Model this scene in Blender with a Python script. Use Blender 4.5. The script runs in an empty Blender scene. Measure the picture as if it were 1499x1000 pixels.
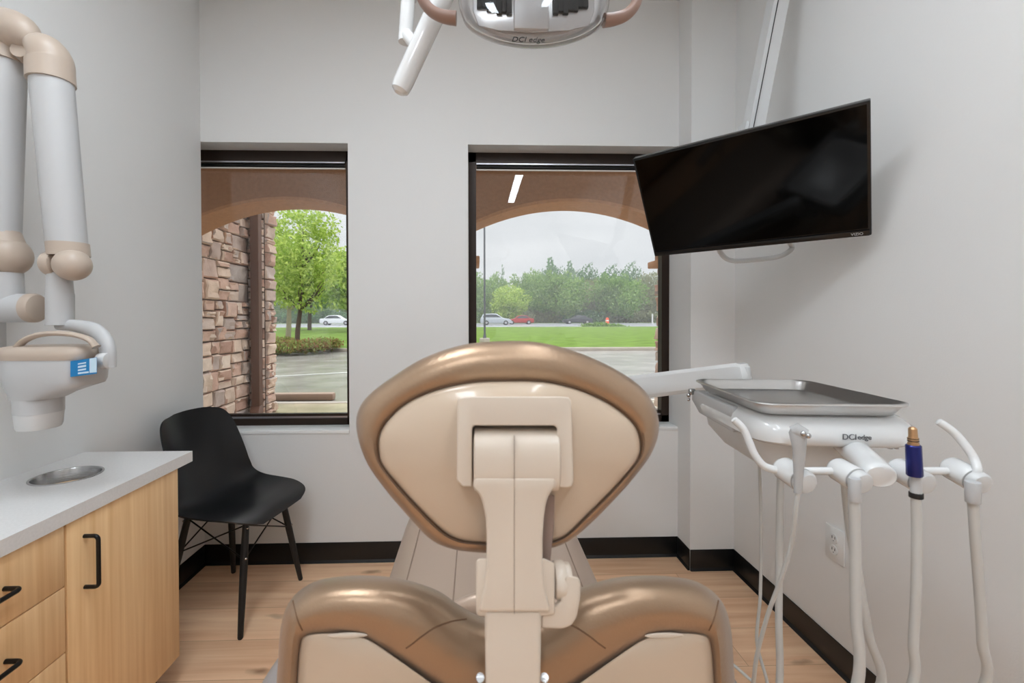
import bpy, bmesh, math, random
import numpy as np
from mathutils import Vector, Matrix, noise as mnoise
PI = math.pi
C = bpy.context.scene.collection
SC = bpy.context.scene
random.seed(7)

# ------------------------------------------------------------------ camera
F, YAW, PIT, ROL, PCX, PCY, EYE = 658.47, .0314, .0123, -.0021, 717.17, 474.51, 1.2102
_cy, _sy, _cp, _sp, _cr, _sr = math.cos(YAW), math.sin(YAW), math.cos(PIT), math.sin(PIT), math.cos(ROL), math.sin(ROL)
_R0 = Vector((_cy, -_sy, 0)); _FW = Vector((_sy*_cp, _cy*_cp, -_sp)); _U0 = Vector((_sy*_sp, _cy*_sp, _cp))
_R = _R0*_cr + _U0*_sr; _U = -_R0*_sr + _U0*_cr; EYEP = Vector((0, 0, EYE))
cam = bpy.data.cameras.new('camera'); camo = bpy.data.objects.new('camera', cam); C.objects.link(camo)
cam.sensor_width = 36; cam.lens = F/1499*36
cam.shift_x = (749.5-PCX)/1499; cam.shift_y = (PCY-500)/1499
cam.clip_start = .02; cam.clip_end = 600
cam.dof.use_dof = True; cam.dof.focus_distance = 2.0; cam.dof.aperture_fstop = 8
m = Matrix(((_R.x, _U.x, -_FW.x, 0), (_R.y, _U.y, -_FW.y, 0), (_R.z, _U.z, -_FW.z, EYE), (0, 0, 0, 1)))
camo.matrix_world = m
SC.camera = camo
SC.view_settings.view_transform = 'Standard'; SC.view_settings.look = 'None'
SC.view_settings.gamma = 1; SC.view_settings.use_curve_mapping = False
SC.view_settings.exposure = 0.0

def ray(px, py): return _FW + _R*((px-PCX)/F) - _U*((py-PCY)/F)
def atY(px, py, Y): d = ray(px, py); return EYEP + d*(Y/d.y)
def atX(px, py, X): d = ray(px, py); return EYEP + d*(X/d.x)
def atZ(px, py, Z): d = ray(px, py); return EYEP + d*((Z-EYE)/d.z)

# ------------------------------------------------------------------ world: overcast rainy sky
W = bpy.data.worlds.new('overcast_sky'); SC.world = W; W.use_nodes = True
nt = W.node_tree; nt.nodes.clear()
out = nt.nodes.new('ShaderNodeOutputWorld'); bg = nt.nodes.new('ShaderNodeBackground')
tc = nt.nodes.new('ShaderNodeTexCoord'); mp = nt.nodes.new('ShaderNodeMapping'); mp.inputs['Scale'].default_value = (1.2, 1.2, 5)
nz = nt.nodes.new('ShaderNodeTexNoise'); nz.inputs['Scale'].default_value = 2.2; nz.inputs['Detail'].default_value = 5
rp = nt.nodes.new('ShaderNodeValToRGB')
rp.color_ramp.elements[0].position = .35; rp.color_ramp.elements[0].color = (.78, .80, .83, 1)
rp.color_ramp.elements[1].position = .65; rp.color_ramp.elements[1].color = (.93, .94, .96, 1)
nt.links.new(tc.outputs['Generated'], mp.inputs['Vector']); nt.links.new(mp.outputs[0], nz.inputs['Vector'])
nt.links.new(nz.outputs['Fac'], rp.inputs[0]); nt.links.new(rp.outputs[0], bg.inputs['Color'])
# CIE overcast sky: the zenith is about three times as bright as the horizon
sx = nt.nodes.new('ShaderNodeSeparateXYZ'); nt.links.new(tc.outputs['Generated'], sx.inputs[0])
mr0 = nt.nodes.new('ShaderNodeMapRange'); mr0.inputs[1].default_value = .22; mr0.inputs[2].default_value = 1; mr0.inputs[3].default_value = 1.0; mr0.inputs[4].default_value = 5.0
nt.links.new(sx.outputs['Z'], mr0.inputs[0]); nt.links.new(mr0.outputs[0], bg.inputs['Strength'])
nt.links.new(bg.outputs[0], out.inputs['Surface'])
LAMP = 26.0       # strength of the ceiling LED diffusers

# ------------------------------------------------------------------ materials
def L(r, g, b):
    def f(c):
        c /= 255.; return c/12.92 if c <= .04045 else ((c+.055)/1.055)**2.4
    return (f(r), f(g), f(b), 1)
MATS = {}
def mat(name, col, rough=.5, metal=0, spec=.5, trans=0, coat=0, bump=0, bscale=60, var=0, vscale=4, emis=None, alpha=1, ior=1.45, stretch=(1, 1, 1), sheen=0):
    if name in MATS: return MATS[name]
    M = bpy.data.materials.new(name); M.use_nodes = True; n = M.node_tree; p = n.nodes['Principled BSDF']
    p.inputs['Base Color'].default_value = L(*col); p.inputs['Roughness'].default_value = rough
    p.inputs['Metallic'].default_value = metal; p.inputs['Specular IOR Level'].default_value = spec
    p.inputs['Transmission Weight'].default_value = trans; p.inputs['Coat Weight'].default_value = coat
    p.inputs['IOR'].default_value = ior
    p.inputs['Alpha'].default_value = alpha
    if sheen: p.inputs['Sheen Weight'].default_value = sheen
    if emis: p.inputs['Emission Color'].default_value = L(*emis[0]); p.inputs['Emission Strength'].default_value = emis[1]
    if bump or var:
        t = n.nodes.new('ShaderNodeTexCoord'); mpn = n.nodes.new('ShaderNodeMapping'); mpn.inputs['Scale'].default_value = stretch
        n.links.new(t.outputs['Object'], mpn.inputs[0])
    if bump:
        a = n.nodes.new('ShaderNodeTexNoise'); a.inputs['Scale'].default_value = bscale; a.inputs['Detail'].default_value = 3
        b = n.nodes.new('ShaderNodeBump'); b.inputs['Strength'].default_value = bump; b.inputs['Distance'].default_value = .01
        n.links.new(mpn.outputs[0], a.inputs['Vector']); n.links.new(a.outputs['Fac'], b.inputs['Height']); n.links.new(b.outputs[0], p.inputs['Normal'])
    if var:
        a = n.nodes.new('ShaderNodeTexNoise'); a.inputs['Scale'].default_value = vscale; a.inputs['Detail'].default_value = 6
        r = n.nodes.new('ShaderNodeValToRGB'); c = L(*col)
        r.color_ramp.elements[0].position = .3; r.color_ramp.elements[0].color = tuple(max(0, x*(1-var)) for x in c[:3])+(1,)
        r.color_ramp.elements[1].position = .7; r.color_ramp.elements[1].color = tuple(min(1, x*(1+var)) for x in c[:3])+(1,)
        n.links.new(mpn.outputs[0], a.inputs['Vector']); n.links.new(a.outputs['Fac'], r.inputs[0]); n.links.new(r.outputs[0], p.inputs['Base Color'])
    MATS[name] = M
    return M

m_wall = mat('wall_paint', (228, 227, 225), .55, spec=.3, bump=.04, bscale=220)
m_ceil = mat('ceiling_paint', (235, 235, 233), .8)
m_base = mat('rubber_baseboard', (22, 22, 22), .35)
m_black = mat('black_plastic', (26, 26, 27), .33, spec=.5, bump=.02, bscale=400)
m_blackmetal = mat('black_metal', (18, 18, 18), .3, metal=.3)
m_blackwood = mat('black_stained_wood', (22, 23, 24), .45)
m_frame = mat('bronze_window_frame', (46, 34, 27), .4, metal=.3)
m_alu = mat('aluminium_strip', (190, 190, 195), .3, metal=.9)
m_quartz = mat('white_quartz', (222, 220, 218), .3, var=.04, vscale=160)
m_steel = mat('stainless_steel', (180, 180, 180), .24, metal=1, bump=.05, bscale=40, stretch=(1, 1, 12))
m_tray = mat('brushed_steel_tray', (214, 212, 210), .3, metal=1)
m_leather = mat('bronze_leather', (160, 133, 108), .34, metal=.58, bump=.05, bscale=260, sheen=.1)
m_leathersheen = mat('bronze_leather_sheen', (188, 166, 148), .36, metal=.4, bump=.05, bscale=260)  # paler copy of the leather, window reflection put into the colour
m_seam = mat('dark_seam', (112, 82, 58), .6)
m_shell = mat('beige_shell_plastic', (200, 180, 158), .28, coat=.3)
m_post = mat('cream_post_plastic', (214, 200, 184), .3, coat=.2)
m_mauve = mat('shaded_slide_plate', (150, 128, 118), .4)  # slide plate toned darker, the neck's shadow side put into its colour
m_grey = mat('light_grey_plastic', (205, 205, 204), .3, coat=.2)
m_arm = mat('xray_arm_grey', (187, 187, 187), .38)
m_beige = mat('xray_beige', (184, 168, 153), .38)
m_white = mat('white_gloss_plastic', (222, 222, 221), .18, coat=.4)
m_hose = mat('grey_hose', (196, 195, 191), .4)
m_dark = mat('dark_gap', (20, 18, 18), .5)
m_text = mat('print_grey', (95, 95, 98), .5)
m_textw = mat('print_silver', (200, 200, 200), .4)
m_screen = mat('tv_glass', (2, 2, 2), .08, spec=.18)
m_bezel = mat('tv_bezel', (14, 14, 15), .25)
m_blue = mat('anodised_blue', (38, 44, 112), .25, metal=.6)
m_gold = mat('brass_coupling', (196, 160, 122), .28, metal=.8)
m_label = mat('blue_sticker', (20, 120, 180), .4)
m_labelw = mat('pale_sticker', (190, 215, 230), .4)
m_brown = mat('lamp_handle_brown', (150, 122, 110), .35)
m_clear = mat('clear_polycarbonate', (235, 238, 240), .04, trans=1, ior=1.3)
m_refl = mat('lamp_reflector', (222, 218, 216), .35, metal=.1)
m_outlet = mat('outlet_white', (226, 226, 224), .35)
m_stucco = mat('tan_stucco', (176, 132, 98), .9, bump=.5, bscale=90, var=.12, vscale=30)
m_stuccod = mat('brown_stucco', (150, 112, 84), .9, bump=.5, bscale=90, var=.12, vscale=30)
m_spout = mat('brown_downspout', (98, 70, 56), .5)
m_conc = mat('concrete', (176, 166, 154), .6, var=.12, vscale=3)
m_wetwalk = mat('wet_sidewalk', (176, 164, 142), .2, var=.2, vscale=2.5, bump=.08, bscale=30)
m_asph = mat('wet_asphalt', (142, 138, 132), .2, var=.25, vscale=1.2, bump=.22, bscale=26)
m_road = mat('wet_road', (160, 160, 166), .25, var=.1, vscale=.4)
m_paint = mat('line_paint', (205, 205, 200), .4)
m_grass = mat('lawn', (98, 122, 52), .95, spec=.1, var=.3, vscale=1.3, bump=.6, bscale=14)
m_far = mat('far_ground', (110, 130, 80), .9, var=.2, vscale=.5)
m_bark = mat('bark', (84, 68, 56), .9, bump=.5, bscale=14)
m_barkl = mat('pale_bark', (150, 138, 120), .9, bump=.5, bscale=14)
m_pole = mat('lamp_pole_metal', (110, 112, 116), .4, metal=.5)
m_tire = mat('tire', (25, 25, 25), .7); m_glassd = mat('car_glass', (40, 48, 54), .1)
m_carsil = mat('silver_car_paint', (178, 184, 190), .3, metal=.3); m_carred = mat('red_car_paint', (160, 40, 40), .3)
m_cardark = mat('dark_car_paint', (52, 54, 62), .3); m_carw = mat('white_car_paint', (215, 218, 220), .3)
m_orange = mat('safety_orange', (235, 84, 40), .6)
m_lens = mat('led_diffuser', (255, 255, 255), .5, emis=((236, 246, 255), LAMP))
m_ledbody = mat('fixture_white', (230, 230, 230), .5)

def leafmat(name, c1, c2):
    M = bpy.data.materials.new(name); M.use_nodes = True; n = M.node_tree; n.nodes.clear()
    o = n.nodes.new('ShaderNodeOutputMaterial'); mx = n.nodes.new('ShaderNodeMixShader'); mx.inputs[0].default_value = .35
    d = n.nodes.new('ShaderNodeBsdfDiffuse'); t = n.nodes.new('ShaderNodeBsdfTranslucent')
    g = n.nodes.new('ShaderNodeNewGeometry'); r = n.nodes.new('ShaderNodeValToRGB')
    r.color_ramp.elements[0].color = L(*c1); r.color_ramp.elements[1].color = L(*c2)
    n.links.new(g.outputs['Random Per Island'], r.inputs[0])
    n.links.new(r.outputs[0], d.inputs[0]); n.links.new(r.outputs[0], t.inputs[0])
    n.links.new(d.outputs[0], mx.inputs[1]); n.links.new(t.outputs[0], mx.inputs[2]); n.links.new(mx.outputs[0], o.inputs[0])
    return M
lf_bright = leafmat('leaf_bright', (136, 168, 62), (200, 216, 118))
lf_mid = leafmat('leaf_mid', (104, 140, 74), (158, 184, 110))
lf_dark = leafmat('leaf_dark', (86, 120, 84), (126, 158, 110))
lf_olive = leafmat('leaf_olive', (130, 132, 98), (160, 164, 122))
lf_shrub = leafmat('leaf_shrub', (150, 92, 72), (140, 172, 90))

def wood(name, c1, c2, axis, planks=False):
    M = bpy.data.materials.new(name); M.use_nodes = True; n = M.node_tree; p = n.nodes['Principled BSDF']
    N = n.nodes.new; lk = n.links.new
    t = N('ShaderNodeTexCoord'); mp_ = N('ShaderNodeMapping'); lk(t.outputs['Object'], mp_.inputs[0])
    sc = {'x': (1.2, 22, 22), 'z': (26, 26, .9)}[axis]; mp_.inputs['Scale'].default_value = sc
    a = N('ShaderNodeTexNoise'); a.inputs['Scale'].default_value = 1.4 if planks else 2; a.inputs['Detail'].default_value = 8; a.inputs['Distortion'].default_value = .4
    r = N('ShaderNodeValToRGB'); r.color_ramp.elements[0].position = .3; r.color_ramp.elements[0].color = L(*c1)
    r.color_ramp.elements[1].position = .68; r.color_ramp.elements[1].color = L(*c2)
    lk(a.outputs['Fac'], r.inputs[0]); colr = r.outputs[0]
    vec = mp_.outputs[0]
    if planks:
        bk = N('ShaderNodeTexBrick'); bk.inputs['Scale'].default_value = 1; bk.inputs['Brick Width'].default_value = 1.5; bk.inputs['Row Height'].default_value = .19
        bk.inputs['Mortar Size'].default_value = .0009; bk.inputs['Color1'].default_value = (0, 0, 0, 1); bk.inputs['Color2'].default_value = (1, 1, 1, 1); bk.inputs['Mortar'].default_value = (.5, .5, .5, 1)
        bk.offset = .37; bk.offset_frequency = 2
        lk(t.outputs['Object'], bk.inputs['Vector'])
        # shift the grain on every plank
        ad = N('ShaderNodeVectorMath'); ad.operation = 'MULTIPLY_ADD'; ad.inputs[1].default_value = (17, 9, 5)
        lk(bk.outputs['Color'], ad.inputs[0]); lk(mp_.outputs[0], ad.inputs[2]); lk(ad.outputs[0], a.inputs['Vector'])
        # tone per plank
        hs = N('ShaderNodeHueSaturation'); mr = N('ShaderNodeMapRange'); mr.inputs[3].default_value = .88; mr.inputs[4].default_value = 1.08
        lk(bk.outputs['Color'], mr.inputs[0]); lk(mr.outputs[0], hs.inputs['Value']); lk(colr, hs.inputs['Color'])
        # knots
        v = N('ShaderNodeTexVoronoi'); v.inputs['Scale'].default_value = 3.6; mk = N('ShaderNodeMapping'); mk.inputs['Scale'].default_value = (.8, 2.2, 1)
        wv = N('ShaderNodeTexNoise'); wv.inputs['Scale'].default_value = 9; va = N('ShaderNodeVectorMath'); va.operation = 'MULTIPLY_ADD'; va.inputs[1].default_value = (.12, .06, 0)
        lk(t.outputs['Object'], wv.inputs['Vector']); lk(wv.outputs['Color'], va.inputs[0]); lk(t.outputs['Object'], va.inputs[2]); lk(va.outputs[0], mk.inputs[0]); lk(mk.outputs[0], v.inputs['Vector'])
        kr = N('ShaderNodeValToRGB'); kr.color_ramp.elements[0].position = .03; kr.color_ramp.elements[0].color = (.75, .75, .75, 1); kr.color_ramp.elements[1].position = .16; kr.color_ramp.elements[1].color = (0, 0, 0, 1)
        lk(v.outputs['Distance'], kr.inputs[0])
        mx = N('ShaderNodeMix'); mx.data_type = 'RGBA'; mx.inputs[7].default_value = L(120, 78, 52)
        lk(kr.outputs[0], mx.inputs[0]); lk(hs.outputs[0], mx.inputs[6])
        mx2 = N('ShaderNodeMix'); mx2.data_type = 'RGBA'; mx2.inputs[7].default_value = L(176, 134, 102)
        lk(bk.outputs['Fac'], mx2.inputs[0]); lk(mx.outputs[2], mx2.inputs[6]); colr = mx2.outputs[2]
    else:
        lk(vec, a.inputs['Vector'])
    lk(colr, p.inputs['Base Color']); p.inputs['Roughness'].default_value = .42 if planks else .4
    return M
m_floor = wood('oak_planks', (226, 174, 134), (250, 210, 172), 'x', True)
m_maple = wood('maple_laminate', (224, 178, 126), (242, 204, 154), 'z')

def stonemat():
    M = bpy.data.materials.new('ledge_stone'); M.use_nodes = True; n = M.node_tree; p = n.nodes['Principled BSDF']
    g = n.nodes.new('ShaderNodeNewGeometry'); r = n.nodes.new('ShaderNodeValToRGB'); r.color_ramp.interpolation = 'LINEAR'
    e = r.color_ramp.elements; e[0].color = L(176, 140, 124); e[1].color = L(224, 206, 190)
    for pos, c in ((.25, (206, 172, 154)), (.5, (176, 164, 158)), (.7, (212, 186, 166))):
        q = e.new(pos); q.color = L(*c)
    t = n.nodes.new('ShaderNodeTexCoord'); a = n.nodes.new('ShaderNodeTexNoise'); a.inputs['Scale'].default_value = 9; a.inputs['Detail'].default_value = 8
    mr = n.nodes.new('ShaderNodeMapRange'); mr.inputs[3].default_value = .7; mr.inputs[4].default_value = 1.25
    hs = n.nodes.new('ShaderNodeHueSaturation')
    n.links.new(g.outputs['Random Per Island'], r.inputs[0]); n.links.new(t.outputs['Object'], a.inputs['Vector']); n.links.new(a.outputs['Fac'], mr.inputs[0])
    n.links.new(mr.outputs[0], hs.inputs['Value']); n.links.new(r.outputs[0], hs.inputs['Color']); n.links.new(hs.outputs[0], p.inputs['Base Color'])
    b = n.nodes.new('ShaderNodeBump'); b.inputs['Strength'].default_value = .5; b.inputs['Distance'].default_value = .03
    n.links.new(a.outputs['Fac'], b.inputs['Height']); n.links.new(b.outputs[0], p.inputs['Normal']); p.inputs['Roughness'].default_value = .75
    return M
m_stone = stonemat(); m_mortar = mat('mortar', (104, 88, 78), .9)

def panemat():
    M = bpy.data.materials.new('window_glass'); M.use_nodes = True; n = M.node_tree; n.nodes.clear()
    o = n.nodes.new('ShaderNodeOutputMaterial'); mx = n.nodes.new('ShaderNodeMixShader')
    t = n.nodes.new('ShaderNodeBsdfTransparent'); t.inputs[0].default_value = (.95, .96, .96, 1)
    g = n.nodes.new('ShaderNodeBsdfGlossy'); g.inputs['Roughness'].default_value = 0
    f = n.nodes.new('ShaderNodeFresnel'); f.inputs['IOR'].default_value = 1.5
    n.links.new(f.outputs[0], mx.inputs[0]); n.links.new(t.outputs[0], mx.inputs[1]); n.links.new(g.outputs[0], mx.inputs[2]); n.links.new(mx.outputs[0], o.inputs[0])
    return M
m_pane = panemat()

# ------------------------------------------------------------------ mesh helpers
ROOTM = {}
class MB:
    def __init__(s): s.bm = bmesh.new()
    def _merge(s, b):
        me = bpy.data.meshes.new('t'); b.to_mesh(me); b.free(); s.bm.from_mesh(me); bpy.data.meshes.remove(me)
    def box(s, c, d, rot=None, bev=0, seg=2):
        b = bmesh.new(); bmesh.ops.create_cube(b, size=1); bmesh.ops.scale(b, vec=d, verts=b.verts)
        if bev: bmesh.ops.bevel(b, geom=b.edges[:], offset=bev, segments=seg, profile=.5, affect='EDGES')
        if rot is not None: bmesh.ops.transform(b, matrix=rot, verts=b.verts)
        bmesh.ops.translate(b, vec=c, verts=b.verts); s._merge(b); return s
    def bb(s, lo, hi, bev=0, seg=2):
        lo = Vector(lo); hi = Vector(hi); return s.box((lo+hi)/2, hi-lo, None, bev, seg)
    def loft(s, loops, cap0=True, cap1=True, closed=True):
        bm = s.bm; vs = [[bm.verts.new(p) for p in lp] for lp in loops]; n = len(loops[0])
        for a, b in zip(vs, vs[1:]):
            for i in range(n if closed else n-1):
                j = (i+1) % n; bm.faces.new((a[i], a[j], b[j], b[i]))
        for do, lp, rev in ((cap0, vs[0], True), (cap1, vs[-1], False)):
            if do:
                c = Vector((0, 0, 0))
                for v in lp: c += v.co
                cv = bm.verts.new(c/n)
                for i in range(n):
                    j = (i+1) % n; f = (lp[i], lp[j], cv) if not rev else (lp[j], lp[i], cv); bm.faces.new(f)
        return s
    def tube(s, pts, r, n=10, cap=True, flat=1.0):
        pts = [Vector(p) for p in pts]; k = len(pts); rs = r if isinstance(r, (list, tuple)) else [r]*k
        loops = []; up = None
        for i, p in enumerate(pts):
            t = (pts[min(i+1, k-1)]-pts[max(i-1, 0)]).normalized()
            if up is None:
                up = Vector((0, 0, 1)) if abs(t.z) < .9 else Vector((0, 1, 0))
            sd = t.cross(up)
            if sd.length < 1e-6: sd = t.cross(Vector((1, 0, 0)))
            sd.normalize(); up = sd.cross(t).normalized()
            loops.append([p+(sd*math.cos(2*PI*q/n)+up*math.sin(2*PI*q/n)*flat)*rs[i] for q in range(n)])
        return s.loft(loops, cap, cap)
    def cyl(s, a, b, r0, r1=None, n=24, bev=0):
        a = Vector(a); b = Vector(b); r1 = r0 if r1 is None else r1
        if bev:
            d = (b-a).normalized()*bev
            return s.tube([a, a+d*.3, a+d, b-d, b-d*.3, b], [r0-bev, r0-bev*.3, r0, r1, r1-bev*.3, r1-bev], n)
        return s.tube([a, b], [r0, r1], n)
    def lathe(s, c, prof, n=32, axis='z', cap0=True, cap1=True):
        loops = []
        for r, h in prof:
            lp = []
            for q in range(n):
                a = 2*PI*q/n; u, v = r*math.cos(a), r*math.sin(a)
                lp.append(Vector(c)+{'z': Vector((u, v, h)), 'x': Vector((h, u, v)), 'y': Vector((v, h, u))}[axis])
            loops.append(lp)
        return s.loft(loops, cap0, cap1)
    def ball(s, c, r, sc=(1, 1, 1), n=20):
        b = bmesh.new(); bmesh.ops.create_uvsphere(b, u_segments=n, v_segments=n//2+2, radius=r); bmesh.ops.scale(b, vec=sc, verts=b.verts)
        bmesh.ops.translate(b, vec=c, verts=b.verts); s._merge(b); return s
    def prism(s, near, far, bev=0, seg=3):
        """solid between two matching outlines (lists of points)"""
        b = bmesh.new(); n = len(near)
        A = [b.verts.new(p) for p in near]; B = [b.verts.new(p) for p in far]
        b.faces.new(A); b.faces.new(B[::-1])
        for i in range(n): j = (i+1) % n; b.faces.new((A[i], B[i], B[j], A[j]))
        bmesh.ops.recalc_face_normals(b, faces=b.faces)
        if bev: bmesh.ops.bevel(b, geom=[e for e in b.edges], offset=bev, segments=seg, profile=.5, affect='EDGES', clamp_overlap=True)
        s._merge(b); return s
    def build(s, name, mt, parent=None, world=True, ang=38, recalc=True):
        bm = s.bm
        if recalc: bmesh.ops.recalc_face_normals(bm, faces=bm.faces)
        for f in bm.faces: f.smooth = True
        for e in bm.edges:
            if len(e.link_faces) == 2 and e.calc_face_angle(0) > math.radians(ang): e.smooth = False
        me = bpy.data.meshes.new(name); bm.to_mesh(me); bm.free()
        if mt is not None: me.materials.append(mt)
        return link(name, me, parent, world)
def link(name, me, parent=None, world=True):
    o = bpy.data.objects.new(name, me); C.objects.link(o)
    if parent is not None:
        if world: me.transform(ROOTM[parent.name].inverted())
        o.parent = parent; ROOTM[o.name] = ROOTM[parent.name]
    else: ROOTM[o.name] = Matrix.Identity(4)
    return o
def tag(o, label=None, cat=None, group=None, kind=None):
    for k, v in (('label', label), ('category', cat), ('group', group), ('kind', kind)):
        if v: o[k] = v
    return o
def thing(name, label, cat, loc=(0, 0, 0), M=None, group=None, kind=None):
    o = bpy.data.objects.new(name, None); C.objects.link(o); o.empty_display_size = .05
    M = M if M is not None else Matrix.Translation(loc)
    o.matrix_world = M; ROOTM[o.name] = M.copy()
    return tag(o, label, cat, group, kind)
def struct(o): o['kind'] = 'structure'; return o
def cr(pts, k=8, closed=False):
    pts = [Vector(p) for p in pts]; n = len(pts); o = []
    rng = range(n) if closed else range(n-1)
    for i in rng:
        if closed: p0, p1, p2, p3 = pts[i-1], pts[i], pts[(i+1) % n], pts[(i+2) % n]
        else: p0, p1, p2, p3 = pts[max(i-1, 0)], pts[i], pts[i+1], pts[min(i+2, n-1)]
        for q in range(k):
            t = q/k
            o.append(.5*((2*p1)+(p2-p0)*t+(2*p0-5*p1+4*p2-p3)*t*t+(3*p1-p0-3*p2+p3)*t**3))
    if not closed: o.append(pts[-1])
    return o
def text(name, s, size, M, mt, parent, ext=.0003, shear=0, align='CENTER', world=True):
    cu = bpy.data.curves.new(name, 'FONT'); cu.body = s; cu.size = size; cu.extrude = ext; cu.align_x = align; cu.align_y = 'CENTER'; cu.shear = shear
    t = bpy.data.objects.new('tmp', cu); C.objects.link(t)
    me = bpy.data.meshes.new_from_object(t); bpy.data.objects.remove(t); bpy.data.curves.remove(cu)
    me.transform(M); me.materials.append(mt); me.name = name
    return link(name, me, parent, world)

# ------------------------------------------------------------------ room shell
D = 2.2434; XL = -1.3367; XR = 1.2367; XB = 1.0233; YB = 2.1108; ZC = 2.80; YR = -2.2; TH = .16
WZ0, WZ1 = .661, 2.074; W1 = (XL-.119, -.6273); W2 = (-.0367, XB)
struct(MB().bb((XL-.2, YR-.2, -.12), (XR+.2, D+TH, 0)).build('floor', m_floor))
struct(MB().bb((XL-.2, YR-.2, ZC), (XR+.2, D+TH, ZC+.1)).build('ceiling', m_ceil))
struct(MB().bb((XL-.12, YR-.2, 0), (XL, D, ZC)).build('wall_left', m_wall))
struct(MB().bb((XR, YR-.2, 0), (XR+.12, D+TH, ZC)).build('wall_right', m_wall))
struct(MB().bb((XL, YR-.12, 0), (XR, YR, ZC)).build('wall_rear', m_wall))
wf = MB()
wf.bb((XL-.12, D, 0), (XB, D+TH, WZ0-.02)).bb((XL-.12, D, WZ1), (XB, D+TH, ZC)).bb((XL-.3, D, 0), (XL-.12, D+TH, ZC)).bb((W1[1], D, WZ0-.02), (W2[0], D+TH, WZ1)).bb((XB, D, 0), (XR, D+TH, ZC))
struct(wf.build('wall_front', m_wall))
struct(MB().bb((XB, YB, 0), (XR, D, ZC)).build('wall_corner', m_wall))
m_sill = mat('sill_paint', (236, 236, 234), .35)
for i, (a, b) in enumerate((W1, W2)):
    struct(MB().bb((max(a, XL if i == 0 else a)+.001, D-.003, WZ0-.02), (b-.001, D+.115, WZ0), .003).build('trim_%d' % (i+1), m_sill))
BH = .1016
def basebd(name, lo, hi, side):
    b = MB().bb(lo, hi, .002)
    # cove toe
    lo = Vector(lo); hi = Vector(hi); t = .007
    if side == 'f': b.prism([(lo.x, lo.y, .014), (lo.x, lo.y, .001), (lo.x, lo.y-t, .001)], [(hi.x, lo.y, .014), (hi.x, lo.y, .001), (hi.x, lo.y-t, .001)])
    if side == 'l': b.prism([(hi.x, lo.y, .014), (hi.x, lo.y, .001), (hi.x+t, lo.y, .001)], [(hi.x, hi.y, .014), (hi.x, hi.y, .001), (hi.x+t, hi.y, .001)])
    if side == 'r': b.prism([(lo.x, lo.y, .014), (lo.x, lo.y, .001), (lo.x-t, lo.y, .001)], [(lo.x, hi.y, .014), (lo.x, hi.y, .001), (lo.x-t, hi.y, .001)])
    struct(b.build(name, m_base))
basebd('baseboard_front', (XL, D-.004, 0), (XB, D, BH), 'f')
basebd('baseboard_left', (XL, 1.58, 0), (XL+.004, D, BH), 'l')
basebd('baseboard_right', (XR-.004, YR, 0), (XR, YB, BH), 'r')
basebd('baseboard_corner', (XB, YB-.004, 0), (XR, YB, BH), 'f')
basebd('baseboard_jog', (XB-.004, YB, 0), (XB, D, BH), 'r')

# windows
WY = D+.107
for i, (a, b) in enumerate((W1, W2)):
    w = thing('window_%d' % (i+1), None, None, ((a+b)/2, WY, WZ0), kind='structure')
    f = MB(); y0, y1 = WY, WY+.05
    f.bb((a, y0, WZ1-.05), (b, y1, WZ1)).bb((a, y0, WZ0), (b, y1, WZ0+.034)).bb((b-.04, y0, WZ0), (b, y1, WZ1))
    if i == 1: f.bb((a, y0, WZ0), (a+.04, y1, WZ1))
    f.build('window_frame', m_frame, w)
    MB().bb((a+.001, y0+.012, WZ0+.034), (b-.04, y0+.03, WZ0+.043)).build('glazing_bead', m_alu, w)
    MB().bb((a+.001, y0+.014, WZ0+.043), (b-.04, y0+.04, WZ0+.056)).build('glazing_gasket', m_frame, w)
    MB().bb((a+.001, y0+.028, WZ0+.03), (b-.03, y0+.032, WZ1-.04)).build('pane', m_pane, w)
    r = thing('roller_shade', ['rolled up bronze shade at the head of the narrow left window', 'rolled up bronze shade at the head of the wide right window'][i], 'window shade', ((a+b)/2, WY, WZ1-.09))
    xl = a+(.042 if i else .002)
    MB().bb((xl, WY-.012, WZ1-.068), (b-.042, WY+.01, WZ1-.05+.002)).build('cassette', m_frame, r)
    MB().tube([(xl, WY-.004, WZ1-.078), (b-.042, WY-.004, WZ1-.078)], .0095, 12).build('roller', m_blackmetal, r)
    MB().bb((xl, WY-.015, WZ1-.0665), (b-.042, WY-.010, WZ1-.060)).build('cassette_trim', m_alu, r)
    MB().bb((xl, WY-.006, WZ1-.0935), (b-.042, WY+.002, WZ1-.0885)).build('hem_bar', mat('hem_white', (225, 220, 215), .4), r)

# ceiling LED strips (real fixtures above the frame, plus a rear panel added as fill)
for nm, x, y0, y1, w_ in (('long slim LED ceiling fixture on the right side of the room', .47, -1.2, 1.2, .08), ('flat LED ceiling panel above the counter side of the chair', -.47, .1, .9, .3), ('unseen LED fill panel added on the ceiling behind the camera', -.40, -1.7, -.9, .3)):
    t = thing('ceiling_light', nm, 'ceiling light', (x, (y0+y1)/2, ZC))
    MB().bb((x-w_/2-.01, y0-.02, ZC-.05), (x+w_/2+.01, y1+.02, ZC-.001)).build('housing', m_ledbody, t)
    MB().bb((x-w_/2, y0, ZC-.056), (x+w_/2, y1, ZC-.0505)).build('diffuser', m_lens, t)

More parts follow.
